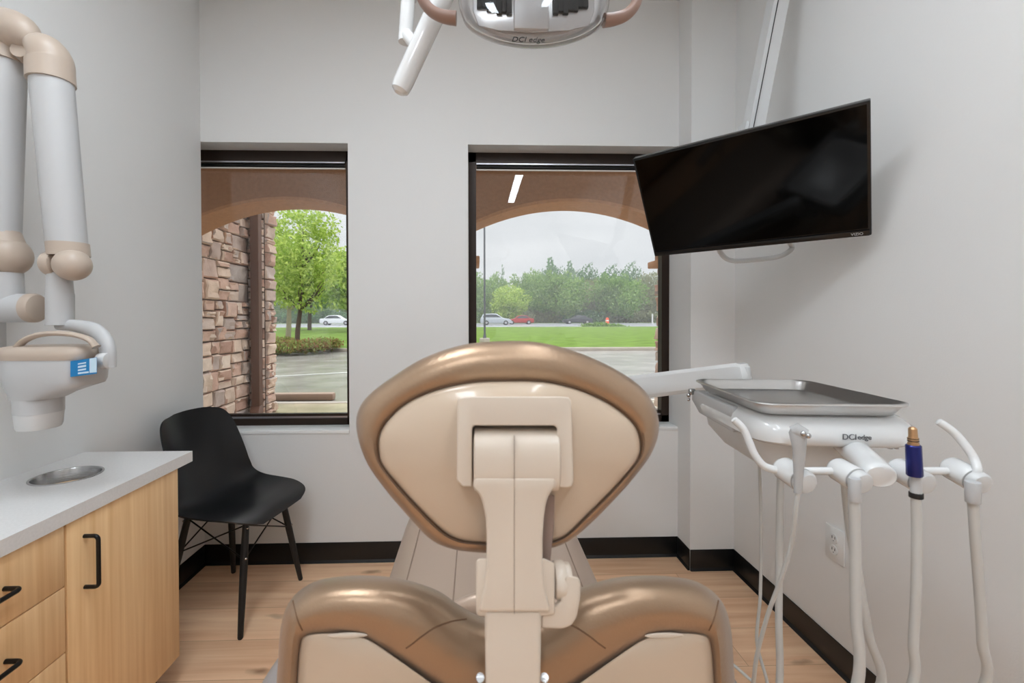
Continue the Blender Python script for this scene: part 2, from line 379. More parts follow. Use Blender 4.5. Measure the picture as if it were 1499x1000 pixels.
# outlet on right wall
t = thing('wall_outlet', 'white duplex power outlet low on the right wall', 'outlet', (XR, 1.5, .43))
MB().bb((XR-.006, 1.46, .373), (XR-.0005, 1.54, .49), .002).build('cover_plate', m_outlet, t)
for dz in (-.02, .02):
    MB().lathe((XR-.006, 1.5, .4315+dz), [(.015, 0), (.0165, -.001), (.016, -.003)], 20, 'x').build('socket', m_outlet, t)
    s = MB()
    for dy in (-.006, .006): s.bb((XR-.0096, 1.5+dy-.0012, .4315+dz-.001), (XR-.0088, 1.5+dy+.0012, .4315+dz+.008))
    s.bb((XR-.0096, 1.4985, .4315+dz-.009), (XR-.0088, 1.5015, .4315+dz-.006)); s.build('slots', m_dark, t)

# ------------------------------------------------------------------ cabinets and counter
XC = -.979; KZ = .7223; CT = .7577
def handle(par, pts, r=.005):
    pts = [Vector(p) for p in pts]; q = [pts[0]]; a, b_ = Vector((pts[1].x+.009, pts[1].y, pts[1].z)), Vector((pts[4].x+.009, pts[4].y, pts[4].z))
    u = (b_-a).normalized()
    for c_, s_ in ((a, 1), (b_, -1)):
        arc = [c_+Vector((-.01, 0, 0))*(1-math.sin(t))+u*s_*.01*(1-math.cos(t)) for t in [PI/2*k/6 for k in range(7)]]
        q += arc if s_ > 0 else arc[::-1]
    q.append(pts[5]); pts = q
    MB().tube(pts, r, 12).build('pull_handle', m_blackmetal, par)
def cab(y0, y1, fronts, label):
    t = thing('base_cabinet', label, 'cabinet', (XC-.17, (y0+y1)/2, 0))
    MB().bb((XL+.001, y0, .1), (XC-.021, y1, KZ-.0005)).build('body', m_maple, t)
    MB().bb((XL+.001, y0, 0), (XC-.075, y1, .1)).build('toe_kick', m_base, t)
    for kind, z0, z1 in fronts:
        f = MB().bb((XC-.02, y0+.0018, z0+.0015), (XC, y1-(.0018 if y1 < 1.49 else 0), z1-.0015), .0008).build(kind, m_maple, t)
        if kind == 'door':
            yy = y0+.05; zc = .605
            P = [(XC, yy, zc-.064), (XC+.025, yy, zc-.064), (XC+.034, yy, zc-.056), (XC+.034, yy, zc+.056), (XC+.025, yy, zc+.064), (XC, yy, zc+.064)]
        else:
            yy = (y0+y1)/2; zc = z0+(z1-z0)*.52 if z1-z0 < .2 else z1-.08
            P = [(XC, yy-.064, zc), (XC+.025, yy-.064, zc), (XC+.034, yy-.056, zc), (XC+.034, yy+.056, zc), (XC+.025, yy+.064, zc), (XC, yy+.064, zc)]
        handle(f, P)
    return t
cab(1.0985, 1.502, [('door', .1, KZ)], 'maple cabinet with one door, at the end of the counter by the chair')
cab(.692, 1.0955, [('drawer', .575, KZ), ('drawer', .417, .575), ('drawer', .1, .417)], 'maple cabinet of three stacked drawers under the white counter')
cab(.285, .689, [('door', .1, KZ)], 'maple door cabinet nearest the camera, left of the drawers')
# countertop with a round cut-out
hx, hy, hr = -1.184, 1.335, .0785
ct = thing('countertop', 'white quartz countertop on the maple cabinets with a round waste opening', 'countertop', (-1.15, .9, CT))
X0, X1, Y0, Y1 = XL+.001, -.9775+.003, .28, 1.572
b = MB(); bm = b.bm; N = 64
angs = [2*PI*i/N for i in range(N)]
def sq(a):
    # rectangle around the hole, x X0..X1, y hy-.3..Y1
    c, s = math.cos(a), math.sin(a); ks = []
    if c > 1e-9: ks.append((X1-hx)/c)
    if c < -1e-9: ks.append((X0-hx)/c)
    if s > 1e-9: ks.append((Y1-hy)/s)
    if s < -1e-9: ks.append((hy-.3-hy)/s)
    k = min(ks); return (hx+c*k, hy+s*k)
ctrs = [(X1, Y1), (X0, Y1), (X0, hy-.3), (X1, hy-.3)]
angs += [math.atan2(y-hy, x-hx) % (2*PI) for x, y in ctrs]; angs = sorted(set(angs))
tb, ti, bb_, bi = [], [], [], []
for a in angs:
    x, y = sq(a); tb.append(bm.verts.new((x, y, CT))); bb_.append(bm.verts.new((x, y, KZ)))
    x, y = hx+hr*math.cos(a), hy+hr*math.sin(a); ti.append(bm.verts.new((x, y, CT))); bi.append(bm.verts.new((x, y, KZ)))
n = len(angs)
for i in range(n):
    j = (i+1) % n
    bm.faces.new((ti[i], tb[i], tb[j], ti[j])); bm.faces.new((bi[j], bb_[j], bb_[i], bi[i])); bm.faces.new((ti[j], bi[j], bi[i], ti[i])); bm.faces.new((tb[i], bb_[i], bb_[j], tb[j]))
b.bb((X0, Y0, KZ), (X1, hy-.3, CT))
b.build('slab', m_quartz, ct)
MB().lathe((hx, hy, CT), [(hr-.003, -.12), (hr-.003, -.002), (hr-.001, .0018), (hr+.004, .002), (hr+.0045, .0003)], 64, 'z', False, False).build('steel_ring', m_steel, ct)
MB().lathe((hx, hy, CT), [(hr-.0035, -.12), (hr-.0035, -.1195)], 48).build('liner_bottom', m_dark, ct)

# ------------------------------------------------------------------ black moulded side chair
Acx, Acy = -1.045, 1.945
ca = math.atan2(-.20, .98)
Mch = Matrix.Translation((Acx, Acy, 0)) @ Matrix.Rotation(ca, 4, 'Z')
ch = thing('side_chair', 'black moulded plastic chair on black dowel legs in the corner by the left window', 'chair', M=Mch)
# profile: forward, height, half width, edge lift (z), edge forward
PR = [(.245, .408, .125, .002, .0), (.238, .426, .17, .003, .0), (.21, .438, .200, .006, 0), (.15, .439, .222, .018, 0), (.08, .432, .232, .030, 0), (0, .426, .236, .042, 0), (-.07, .425, .236, .055, .005),
      (-.125, .436, .230, .066, .02), (-.165, .466, .222, .060, .045), (-.19, .515, .213, .040, .058), (-.208, .575, .207, .02, .062), (-.225, .635, .201, .008, .060), (-.243, .695, .195, 0, .054), (-.258, .745, .187, -.002, .045), (-.268, .785, .170, -.004, .032), (-.273, .806, .140, -.004, .02), (-.2745, .817, .08, -.003, .003)]
PR = [(p[0]*(.74 if p[0] < 0 else 1),)+p[1:] for p in PR]
rows = cr([(p[0], p[1], p[2]) for p in PR], 4); ed = cr([(p[3], p[4], 0) for p in PR], 4)
U = 24; top = []
for r_, e_ in zip(rows, ed):
    lp = []
    for q in range(U+1):
        u = -1+2*q/U; k = abs(u)**2.4
        lp.append(Vector((r_.x+e_.y*k, u*r_.z, r_.y+e_.x*k)))
    top.append(lp)
b = MB(); bm = b.bm
G = [[bm.verts.new(p) for p in lp] for lp in top]
for i in range(len(G)-1):
    for j in range(U): bm.faces.new((G[i][j], G[i][j+1], G[i+1][j+1], G[i+1][j]))
bmesh.ops.recalc_face_normals(bm, faces=bm.faces); bmesh.ops.solidify(bm, geom=bm.faces[:], thickness=.006)
b.build('seat_shell', m_black, ch, world=False, ang=70)
Rw = Matrix.Rotation(ca, 4, 'Z').inverted()
legs = {}
for nm, sx, sy in (('a', 1, -1), ('b', 1, 1), ('c', -1, -1), ('d', -1, 1)):
    topp = Vector((.045+sx*.115, sy*.115, .408)) if sx > 0 else Vector((-.10, sy*.115, .415)); bot = Vector((.195 if sx > 0 else -.155, sy*.195, .006))
    legs[(sx, sy)] = (topp, bot)
    dr = (bot-topp)
    lg = MB().tube([topp, topp+dr*.35, topp+dr*.75, bot-Vector((0, 0, .0)), bot+Vector((0, 0, -.005))], [.0125, .0145, .0125, .010, .008], 14).build('leg', m_blackwood, ch, world=False)
    for f_ in (.32, .05): MB().ball(topp+dr*f_+Vector((sx*.012, sy*.006, 0)), .005, n=8).build('bolt', m_steel, lg, world=False)
w = MB()
def lp_(k, f): a, b_ = legs[k]; return a+(b_-a)*f
for k1, k2 in (((1, -1), (1, 1)), ((1, 1), (-1, 1)), ((-1, 1), (-1, -1)), ((-1, -1), (1, -1))):
    w.tube([lp_(k1, .03), lp_(k2, .34)], .003, 8); w.tube([lp_(k2, .03), lp_(k1, .34)], .003, 8); w.tube([lp_(k1, .02), lp_(k2, .02)], .003, 8)
w.tube([lp_((1, 1), .02), lp_((-1, -1), .02)], .003, 8); w.tube([lp_((1, -1), .02), lp_((-1, 1), .02)], .003, 8)
w.build('wire_brace', m_blackmetal, ch, world=False)
for sx in (1, -1):
    MB().box((.045+.115 if sx > 0 else -.10, 0, .412), (.02, .26, .012), None, .003).build('mount_rail', m_black, ch, world=False)

# ------------------------------------------------------------------ dental chair
def c1(u, v): return (350+u/1.923, 480+v/1.923)
def c2(u, v): return (660+u/2.271, 560+v/2.271)
def PY(lst, cf, Y): return [atY(*cf(*p), Y) for p in lst]
dc = thing('dental_chair', 'bronze leather dental chair seen from behind in the middle of the room', 'dental chair', (.035, 1.0, 0))
# headrest
HO = [(750,37),(850,42),(950,68),(1050,112),(1130,165),(1172,225),(1182,285),(1165,345),(1125,405),(1060,480),(980,560),(920,605),(850,628),(760,636),(660,632),(590,620),(535,592),(465,518),(400,440),(355,370),(331,290),(335,235),(365,190),(430,140),(520,85),(630,48)]
HI = [(770,148),(860,151),(940,168),(1020,200),(1080,238),(1120,280),(1133,330),(1125,370),(1095,410),(1045,465),(975,535),(915,590),(850,607),(760,612),(680,606),(620,598),(570,570),(495,497),(435,430),(400,385),(390,345),(393,300),(420,255),(475,208),(560,172),(660,152)]
def lerp2(A, B, t): return [(a[0]+(b_[0]-a[0])*t, a[1]+(b_[1]-a[1])*t) for a, b_ in zip(A, B)]
def scl(A, k, c): return [(c[0]+(a[0]-c[0])*k, c[1]+(a[1]-c[1])*k) for a in A]
def ring(A, Y, k=5): return cr(PY(A, c1, Y), k, True)
hc = (755, 330)
b = MB(); b.loft([ring(scl(HI, .97, hc), .452), ring(HI, .4445), ring(lerp2(HI, HO, .2), .4395), ring(lerp2(HI, HO, .45), .4395), ring(lerp2(HI, HO, .7), .4435), ring(lerp2(HI, HO, .9), .451), ring(HO, .462), ring(scl(HO, .99, hc), .475), ring(scl(HO, .955, hc), .490), ring(scl(HO, .88, hc), .503), ring(scl(HO, .6, hc), .512)])
hd = thing
hcush = b.build('headrest_cushion', m_leather, dc, ang=60)
# thin piping seam round the shell
MB().tube(ring(scl(HI, 1.003, hc), .4435)+[ring(scl(HI, 1.003, hc), .4435)[0]], .0006, 6).build('piping', m_seam, hcush)
b = MB(); hs = HI
def hring(k, Y): return ring(scl(hs, k, (755, 400)), Y)
b.loft([hring(.985, .456), hring(.99, .444), hring(.975, .4405), hring(.93, .4375), hring(.8, .4325), hring(.6, .428), hring(.35, .4255), hring(.1, .425)])
b.build('headrest_shell', m_shell, dc, ang=60)
# yoke
yo = [(22,62),(30,50),(60,47),(360,47),(392,50),(400,62),(407,330),(400,345),(385,350),(352,346),(352,150),(345,143),(78,143),(70,150),(70,346),(40,346),(20,325)]
MB().prism(PY(yo, c2, .392), PY(yo, c2, .433), .0048, 4).build('headrest_yoke', m_post, dc)
# knuckle
kn = [(74, 152), (350, 152), (354, 345), (72, 345)]
def kring(x):
    pc = atY(*c2(x, 248), .410); lp = []
    for q in range(28):
        a = 2*PI*q/28; ry, rz = .0245, .0275; n_ = 3.2
        c_, s_ = math.cos(a), math.sin(a); k = (abs(c_)**n_+abs(s_)**n_)**(-1/n_)
        lp.append(Vector((pc.x, pc.y+c_*k*ry, pc.z+s_*k*rz)))
    return lp
def shrink(lp, k):
    c = sum(lp, Vector())/len(lp); return [Vector((p.x, c.y+(p.y-c.y)*k, c.z+(p.z-c.z)*k)) for p in lp]
MB().loft([shrink(kring(76), .9), kring(80), kring(346), shrink(kring(351), .9)]).build('pivot_block', m_post, dc)
nk = [(77,316),(349,316),(351,346),(328,368),(316,400),(309,450),(305,520),(305,600),(312,680),(332,762),(90,762),(108,690),(118,600),(119,520),(116,450),(106,400),(96,372),(73,350)]
neck = MB().prism(PY(nk, c2, .3853), PY(nk, c2, .418), .0028, 3).build('headrest_neck', m_post, dc)
MB().prism(PY([(210.3,175),(211.7,175),(211.7,770),(210.3,770)], c2, .3850), PY([(210.3,175),(211.7,175),(211.7,770),(210.3,770)], c2, .392)).build('seam_line', m_seam, neck)
cb_ = [(84,595),(92,585),(310,585),(345,600),(345,770),(300,776),(92,776),(84,765)]
MB().prism(PY(cb_, c2, .390), PY(cb_, c2, .43), .003, 3).build('collar', m_post, dc)
sp = [(292,375),(345,375),(343,480),(330,600),(292,600)]
MB().prism(PY(sp, c2, .419), PY(sp, c2, .432), .001).build('slide_plate', m_mauve, dc)
kc = atY(*c2(340, 655), .41)
MB().cyl(kc, kc+Vector((.011, 0, 0)), .0165, n=32, bev=.003).cyl(kc+Vector((.009, 0, 0)), kc+Vector((.016, 0, 0)), .0145, n=32, bev=.002).build('adjustment_knob', m_post, dc)
lv = [(300,770),(365,730),(378,650),(390,640),(425,648),(431,665),(430,715),(418,780),(400,808),(370,818),(300,815)]
MB().prism(PY(lv, c2, .395), PY(lv, c2, .418), .003, 3).build('release_lever', m_post, dc)
lp2 = [(112,760),(301,760),(297,1000),(297,1560),(116,1560),(116,1000)]
MB().prism(PY(lp2, c2, .388), PY(lp2, c2, .425), .0035, 3).build('headrest_post', m_post, dc)
# backrest
BO = [(95,1560),(92,1330),(97,1130),(108,960),(118,840),(146,765),(210,716),(300,699),(400,699),(480,712),(560,740),(622,782),(680,812),(750,822)]
BI = [(150,1500),(150,1320),(155,1130),(161,985),(168,900),(182,866),(230,857),(290,859),(345,868),(395,897),(445,932),(510,978),(600,1030),(750,1050)]
def mir(A): return A+[(1501-x, y) for x, y in A[:-1][::-1]]
BO = mir(BO); BI = mir(BI); BO.append((750, 1570)); BI.append((750, 1520))
bc = (750, 1150)
b = MB()
b.loft([ring(scl(BI, .97, bc), .512), ring(BI, .500), ring(lerp2(BI, BO, .12), .493), ring(lerp2(BI, BO, .32), .489), ring(lerp2(BI, BO, .55), .492), ring(lerp2(BI, BO, .76), .502), ring(lerp2(BI, BO, .91), .518), ring(BO, .540), ring(scl(BO, .995, bc), .562), ring(scl(BO, .975, bc), .584), ring(scl(BO, .93, bc), .600), ring(scl(BO, .6, bc), .61)])
bcush = b.build('backrest_cushion', m_leather, dc, ang=60)
from mathutils.bvhtree import BVHTree
bvh = BVHTree.FromPolygons([ROOTM[dc.name] @ v.co for v in bcush.data.vertices], [tuple(p.vertices) for p in bcush.data.polygons])
def seamc(pts, r=.0009):
    P = []
    for p in cr([Vector((*c1(*p), 0)) for p in pts], 8):
        h_ = bvh.ray_cast(EYEP, ray(p.x, p.y).normalized())[0]
        if h_ is not None: P.append(h_)
    MB().tube(P, r, 6).build('seam', m_seam, bcush)
for sgn in (0, 1):
    f = (lambda x: 1501-x) if sgn else (lambda x: x)
    seamc([(f(640), 820), (f(600), 826), (f(555), 842), (f(515), 868), (f(490), 888), (f(470), 902)])
    seamc([(f(152), 768), (f(158), 795), (f(166), 825), (f(178), 852)])
b = MB()
def bring(k, Y): return ring(scl(BI, k, bc), Y)
b.loft([bring(.99, .512), bring(.995, .502), bring(.985, .4985), bring(.95, .4965), bring(.7, .4935), bring(.3, .492)])
b.build('backrest_shell', m_shell, dc, ang=60)
for s_ in (0, 1):
    u = 305 if not s_ else 1196
    p = atY(*c1(u, 866), .496)
    MB().ball(p, .022, (1.0, .08, .15), 20).build('highlight_pad', m_post, dc)  # pale raised pad stands in for the highlight below the rim
lc_ = atY(*c1(752, 850), .635)
MB().ball(lc_, .105, (1, .22, .56), 40).build('lumbar_pad', m_leathersheen, dc)
pb = atY(745, 1130, .45)
MB().box(pb, (.075, .10, .07), None, .006).build('post_bracket', m_post, dc)
for px_ in (703, 797):
    MB().cyl(atY(px_, 992, .43), atY(px_, 992, .475), .004, n=12).build('guide_rod', m_steel, dc)
# seat and leg rest
AX = .04
def seatsec(y, hw, zt, th, crown=.012):
    lp = []
    n = 40
    for q in range(n):
        a = 2*PI*q/n; c_, s_ = math.cos(a), math.sin(a); e = 3.2
        k = (abs(c_)**e+abs(s_)**e)**(-1/e)
        x = c_*k*hw; z = zt-th/2+s_*k*th/2
        if s_ > 0: z += crown*(1-(x/hw)**2)
        lp.append(Vector((AX+x, y, z)))
    return lp
secs = [(.66, .20, .60, .07), (.665, .235, .605, .10), (.70, .25, .605, .115), (.85, .26, .60, .12), (1.0, .262, .595, .12), (1.2, .262, .597, .12), (1.4, .26, .603, .115), (1.6, .25, .60, .10), (1.72, .225, .59, .09), (1.79, .18, .58, .07), (1.81, .12, .575, .04)]
stc = MB().loft([seatsec(*s) for s in secs]).build('seat_cushion', m_leathersheen, dc, ang=60)
for off in (-.205, -.09, .09, .205):
    pts = []
    for y, hw, zt, th in secs[2:-2]:
        x = off*hw/.262; e = 3.2
        kx = abs(x/hw)
        # surface height on the superellipse top
        zz = zt-th/2+(max(0, 1-kx**e))**(1/e)*th/2+.012*(1-kx*kx)
        pts.append((AX+x, y, zz+.0003))
    MB().tube(cr(pts, 4), .0018, 8).build('seam', mat('seat_seam', (140, 118, 102), .5), stc)
MB().bb((AX-.2, .62, .42), (AX+.2, 1.55, .50), .02).build('seat_frame', m_shell, dc)
MB().prism([Vector((AX-.16, .72, .42)), Vector((AX-.16, 1.2, .42)), Vector((AX-.14, 1.15, .06)), Vector((AX-.14, .78, .06))], [Vector((AX+.16, .72, .42)), Vector((AX+.16, 1.2, .42)), Vector((AX+.14, 1.15, .06)), Vector((AX+.14, .78, .06))], .02).build('lift_column', m_shell, dc)
MB().prism([(AX-.22, .62, 0), (AX+.22, .62, 0), (AX+.26, 1.0, 0), (AX+.2, 1.3, 0), (AX-.2, 1.3, 0), (AX-.26, 1.0, 0)], [(AX-.2, .64, .06), (AX+.2, .64, .06), (AX+.24, 1.0, .06), (AX+.18, 1.28, .06), (AX-.18, 1.28, .06), (AX-.24, 1.0, .06)], .01).build('floor_base', m_shell, dc)
MB().bb((AX-.06, .52, .44), (AX+.06, .70, .70), .02).build('back_hinge', m_shell, dc)
m_armrest = mat('armrest_grey', (150, 141, 137), .5)
for s_ in (-1, 1):
    b = MB(); x = AX+s_*.385
    b.tube(cr([(x, .68, .53), (x, .71, .555), (x, .80, .568), (x-s_*.01, .90, .568), (x-s_*.02, .96, .56), (x-s_*.02, .99, .545)], 5), [.012]+[.032]*24+[.012], 16, flat=.6)
    ar = b.build('armrest', m_armrest, dc)
    MB().tube(cr([(x, .82, .55), (x, .82, .50), (x-s_*.06, .84, .455), (AX+s_*.19, .84, .46)], 5), .014, 12).build('armrest_bracket', m_shell, ar)

# ------------------------------------------------------------------ delivery unit
du = thing('delivery_unit', 'white dentist delivery unit on a swing arm right of the chair, with four instrument holders', 'dental delivery unit', (.2, 1.97, 0))
TR = -6.5*PI/180
tc0 = atY(1222, 600, .80); tz = EYE-.158
# tray frame: local x right, y away, origin at the middle of the near edge
nl = atY(1121, 597, .785); nr_ = atY(1334, 594, .785)
Mt = Matrix.Translation(((nl.x+nr_.x)/2, .785, 1.053)) @ Matrix.Rotation(TR, 4, 'Z')
tw, tl = (nr_.x-nl.x)/math.cos(TR)+.006, .335
def rrect(w_, y0, y1, r, z, n=6):
    o = []
    for cx_, cy_, a0 in ((w_/2-r, y0+r, -PI/2), (w_/2-r, y1-r, 0), (-w_/2+r, y1-r, PI/2), (-w_/2+r, y0+r, PI)):
        for q in range(n+1):
            a = a0+PI/2*q/n; o.append(Vector((cx_+r*math.cos(a), cy_+r*math.sin(a), z)))
    return o
tr = thing('instrument_tray', 'empty stainless steel tray on top of the delivery unit', 'tray', M=Mt)
b = MB(); e = .0
b.loft([rrect(tw-.060, .030, tl-.030, .02, -.0205), rrect(tw-.050, .025, tl-.025, .024, -.0215), rrect(tw-.040, .020, tl-.020, .026, -.019), rrect(tw-.016, .008, tl-.008, .032, -.001), rrect(tw-.006, .003, tl-.003, .036, .0025), rrect(tw, 0, tl, .038, .0015), rrect(tw+.001, -.0005, tl+.0005, .038, -.001), rrect(tw-.002, .001, tl-.001, .037, -.0025), rrect(tw-.012, .006, tl-.006, .034, -.0022), rrect(tw-.038, .019, tl-.019, .026, -.0215), rrect(tw-.050, .025, tl-.025, .024, -.0228)], True, True)
b.build('tray_pan', m_tray, tr, world=False, ang=50)
# head body (same rotation)
Mb = Mt @ Matrix.Translation((0, 0, -.0235))
def W2(x, y, z): return Mb @ Vector((x, y, z))
b = MB()
def dring(w0, y0, y1, r, z, sh=0): return [W2(p.x+sh, p.y, p.z) for p in rrect(w0, y0, y1, r, z)]
b.loft([dring(.235, .045, .30, .03, 0, .012), dring(.262, .028, .315, .035, -.004, .012), dring(.285, .010, .325, .045, -.018, .012), dring(.292, .004, .33, .05, -.034, .012), dring(.288, .004, .33, .05, -.048, .012), dring(.265, .012, .325, .05, -.055, .012), dring(.20, .04, .30, .04, -.058, .012)])
body = b.build('control_head', m_white, du, ang=50)
b = MB(); b.loft([dring(.22, .05, .31, .03, -.056, -.01), dring(.2, .05, .31, .03, -.08, -.015), dring(.14, .06, .28, .03, -.115, -.02), dring(.12, .08, .27, .03, -.118, -.02)])
b.build('head_underside', m_grey, du, ang=40)
b = MB().prism([W2(-.134, .12, -.004), W2(-.134, .34, -.004), W2(-.134, .345, -.03), W2(-.132, .30, -.055), W2(-.130, .12, -.058)], [W2(-.10, .12, -.004), W2(-.10, .34, -.004), W2(-.10, .345, -.03), W2(-.10, .30, -.055), W2(-.10, .12, -.058)], .003)
b.build('side_panel', m_arm, du)
kb = W2(-.139, .335, -.008)
MB().cyl(kb+Vector((-.005, 0, 0)), kb+Vector((.01, 0, 0)), .008, n=20, bev=.002).ball(kb+Vector((-.006, 0, -.009)), .005, n=10).ball(kb+Vector((-.006, 0, -.020)), .004, n=10).build('valve_knob', m_steel, du)
Mtx = Mb @ Matrix.Translation((.028, .0025, -.034)) @ Matrix.Rotation(PI/2, 4, 'X')
text('logo_text', 'DCI', .0145, Mtx @ Matrix.Translation((-.008, 0, 0)), m_text, body, ext=.0006)
text('logo_text', 'edge', .0125, Mtx @ Matrix.Translation((.0175, 0, 0)), m_text, body, ext=.0006)
# holders
HP = [((1143, 683), (1180, 707)), ((1222, 684), (1262, 707)), ((1309, 684), (1354, 708)), ((1388, 682), (1435, 708))]
hold = []
for k, (p, q) in enumerate(HP):
    a = atY(*p, .725-.0*k); c_ = atY(*q, .675)
    d = (c_-a).normalized(); b = MB()
    b.tube([a-d*.004, a, a+d*.006, c_-d*.012, c_-d*.010], [.009, .0150, .0188, .0192, .0185], 24)
    h = b.build('instrument_holder', m_white, du)
    MB().tube([c_-d*.009, c_-d*.008, c_+d*.0, c_+d*.004, c_+d*.0055], [.013, .0175, .0175, .015, .010], 24).build('holder_cap', m_grey, h)
    hold.append((a, c_, d))
bar = [hold[0][0]*.7+hold[0][1]*.3, hold[1][0]*.75+hold[1][1]*.25, hold[2][0]*.75+hold[2][1]*.25, hold[3][0]*.7+hold[3][1]*.3]
MB().tube(cr(bar, 6), .0062, 14).build('holder_bar', m_white, du)
MB().tube(cr([bar[0]+Vector((-.012, .002, .000)), atY(1120, 683, .72), atY(1106, 668, .725), atY(1097, 648, .73), atY(1088, 628, .735), atY(1073, 613, .74)], 8), [.0062]*38+[.0058, .0056, .003], 14).build('left_handle', m_white, du)
MB().tube(cr([hold[3][0]*.35+hold[3][1]*.65, atY(1430, 690, .68), atY(1426, 672, .69), atY(1412, 651, .70), atY(1395, 632, .71), atY(1372, 616, .72)], 8), [.0062]*38+[.0058, .0056, .003], 14).build('right_handle', m_white, du)
# bracket from head to bar
MB().tube(cr([atY(1232, 643, .84), atY(1250, 659, .80), atY(1270, 678, .74), atY(1285, 694, .695), atY(1289, 698, .686)], 5), [.024]*15+[.0235, .023, .0215, .019, .014, .006], 24, flat=.85).build('holder_bracket', m_white, du)
for px_ in (1303, 1312): MB().cyl(atY(px_, 657, .80), atY(px_, 654, .80), .004, n=12).build('screw', m_steel, du)
# swing arm and post
e0 = atY(1083, 548, 1.16); e1 = Vector((.235, 1.93, .855))
ax = (e1-e0); axn = ax.normalized(); sd = axn.cross(Vector((0, 0, 1))).normalized(); upv = sd.cross(axn).normalized()
def asec(p, w_, h_):
    return [p+sd*x*w_/2+upv*z*h_/2 for x, z in [(-1, -.7), (-1, .7), (-.75, 1), (.75, 1), (1, .7), (1, -.7), (.75, -1), (-.75, -1)]]
MB().loft([asec(e0-axn*.022, .030, .030), asec(e0-axn*.017, .046, .050), asec(e0-axn*.005, .05, .060), asec(e0, .05, .061), asec(e0+ax*.5, .055, .084), asec(e1, .06, .10)]).build('swing_arm', m_white, du, ang=30)
MB().cyl(e0+Vector((.004, 0, .022)), (e0.x+.004, e0.y, 1.0), .021, n=28, bev=.003).build('elbow_pivot', m_grey, du)
ep = Vector((e0.x+.004, e0.y, 1.0))
MB().tube(cr([ep, ep+Vector((.005, -.02, -.03)), ep+Vector((.03, -.05, -.035)), W2(-.02, .22, -.07)], 6), .017, 16).build('elbow_link', m_grey, du)
MB().cyl((e1.x, e1.y, 0.02), (e1.x, e1.y, e1.z+.05), .032, n=28, bev=.004).cyl((e1.x, e1.y, 0), (e1.x, e1.y, .03), .075, n=36, bev=.006).build('floor_post', m_white, du)

# instruments and hoses
def hose(pts, r, par, nm='hose'): return MB().tube(cr(pts, 10), r, 12).build(nm, m_hose, par)
# syringe in holder 1
sy = thing('air_water_syringe', 'grey air water syringe with push buttons in the first holder from the left', 'dental syringe', atY(1168, 720, .672))
s0 = atY(1168, 722, .672); s1 = atY(1170, 655, .672); s2 = atY(1168, 634, .672)
m_syr = mat('syringe_grey', (178, 177, 176), .25)
MB().tube([s0, s0+(s1-s0)*.25, s0+(s1-s0)*.6, s1, s2, s2+Vector((0, 0, .006))], [.0058, .0064, .0076, .0098, .0125, .010], 20, flat=.85).build('grip', m_syr, sy)
hd_ = MB().tube([atY(1159, 632, .675), atY(1166, 630, .672), atY(1180, 637, .665)], [.008, .0115, .0085], 18).build('syringe_head', m_syr, sy)
for p in ((1176, 635), (1183, 638)): MB().ball(atY(*p, .660), .0042, n=12).build('button', m_steel, hd_)
hose([atY(1168, 722, .672), atY(1165, 745, .675), atY(1160, 790, .69), atY(1146, 840, .71), atY(1124, 900, .74), atY(1108, 960, .77), atY(1100, 1010, .80), Vector((.50, .84, .45)), Vector((.50, .95, .33)), Vector((.56, 1.02, .42)), atY(1121, 1010, .98), atY(1108, 940, 1.0), atY(1113, 870, 1.0), atY(1114, 760, 1.0), atY(1110, 645, 1.0)], .0034, sy)
# empty coupler in holder 2
cp = thing('handpiece_hose', 'pair of thick grey hoses with no handpiece hanging from the second holder', 'dental hose', atY(1250, 722, .67))
MB().cyl(atY(1251, 700, .665), atY(1251, 734, .665), .0078, .0085, 18, bev=.001).build('coupler', m_arm, cp)
hose([atY(1250, 730, .667), atY(1252, 800, .67), atY(1253, 900, .675), atY(1254, 1005, .68), Vector((.56, .72, .42)), Vector((.60, .78, .30)), Vector((.66, .86, .36)), atY(1286, 1010, .84), atY(1272, 930, .84), atY(1258, 850, .84), atY(1244, 770, .84), atY(1236, 690, .84)], .0078, cp)
# blue handpiece connector in holder 3
bh = thing('handpiece', 'blue handpiece motor with brass tip standing in the third holder', 'dental handpiece', atY(1340, 722, .668))
p0, p1 = atY(1339, 697, .662), atY(1337, 651, .662)
MB().tube([p0, p0+(p1-p0)*.04, p0+(p1-p0)*.5, p0+(p1-p0)*.97, p1], [.009, .0102, .0099, .0097, .0085], 26).build('motor_sleeve', m_blue, bh)
q0, q1 = p1, atY(1336, 625, .662)
MB().tube([q0, q0+(q1-q0)*.12, q0+(q1-q0)*.13, q0+(q1-q0)*.25, q0+(q1-q0)*.26, q0+(q1-q0)*.4, q0+(q1-q0)*.41, q0+(q1-q0)*.9, q1], [.0072, .0072, .0058, .0058, .0068, .0068, .0058, .0054, .003], 20).build('brass_tip', m_gold, bh)
for f_ in (.2, .34): MB().tube([q0+(q1-q0)*f_, q0+(q1-q0)*(f_+.035)], .0071, 18).build('ring', m_dark, bh)
MB().cyl(atY(1341, 697, .664), atY(1341, 722, .664), .0065, .0075, 18).build('coupler', m_arm, bh)
MB().cyl(atY(1341, 721, .664), atY(1341, 729, .664), .0088, n=18, bev=.001).build('seal', m_dark, bh)
hose([atY(1341, 728, .664), atY(1342, 780, .667), atY(1341, 860, .67), atY(1337, 940, .675), atY(1333, 1010, .68), Vector((.62, .70, .42)), Vector((.58, .80, .30)), Vector((.56, .88, .38)), atY(1139, 1012, .90), atY(1140, 900, .90), atY(1141, 780, .90), atY(1143, 680, .90)], .0068, bh)
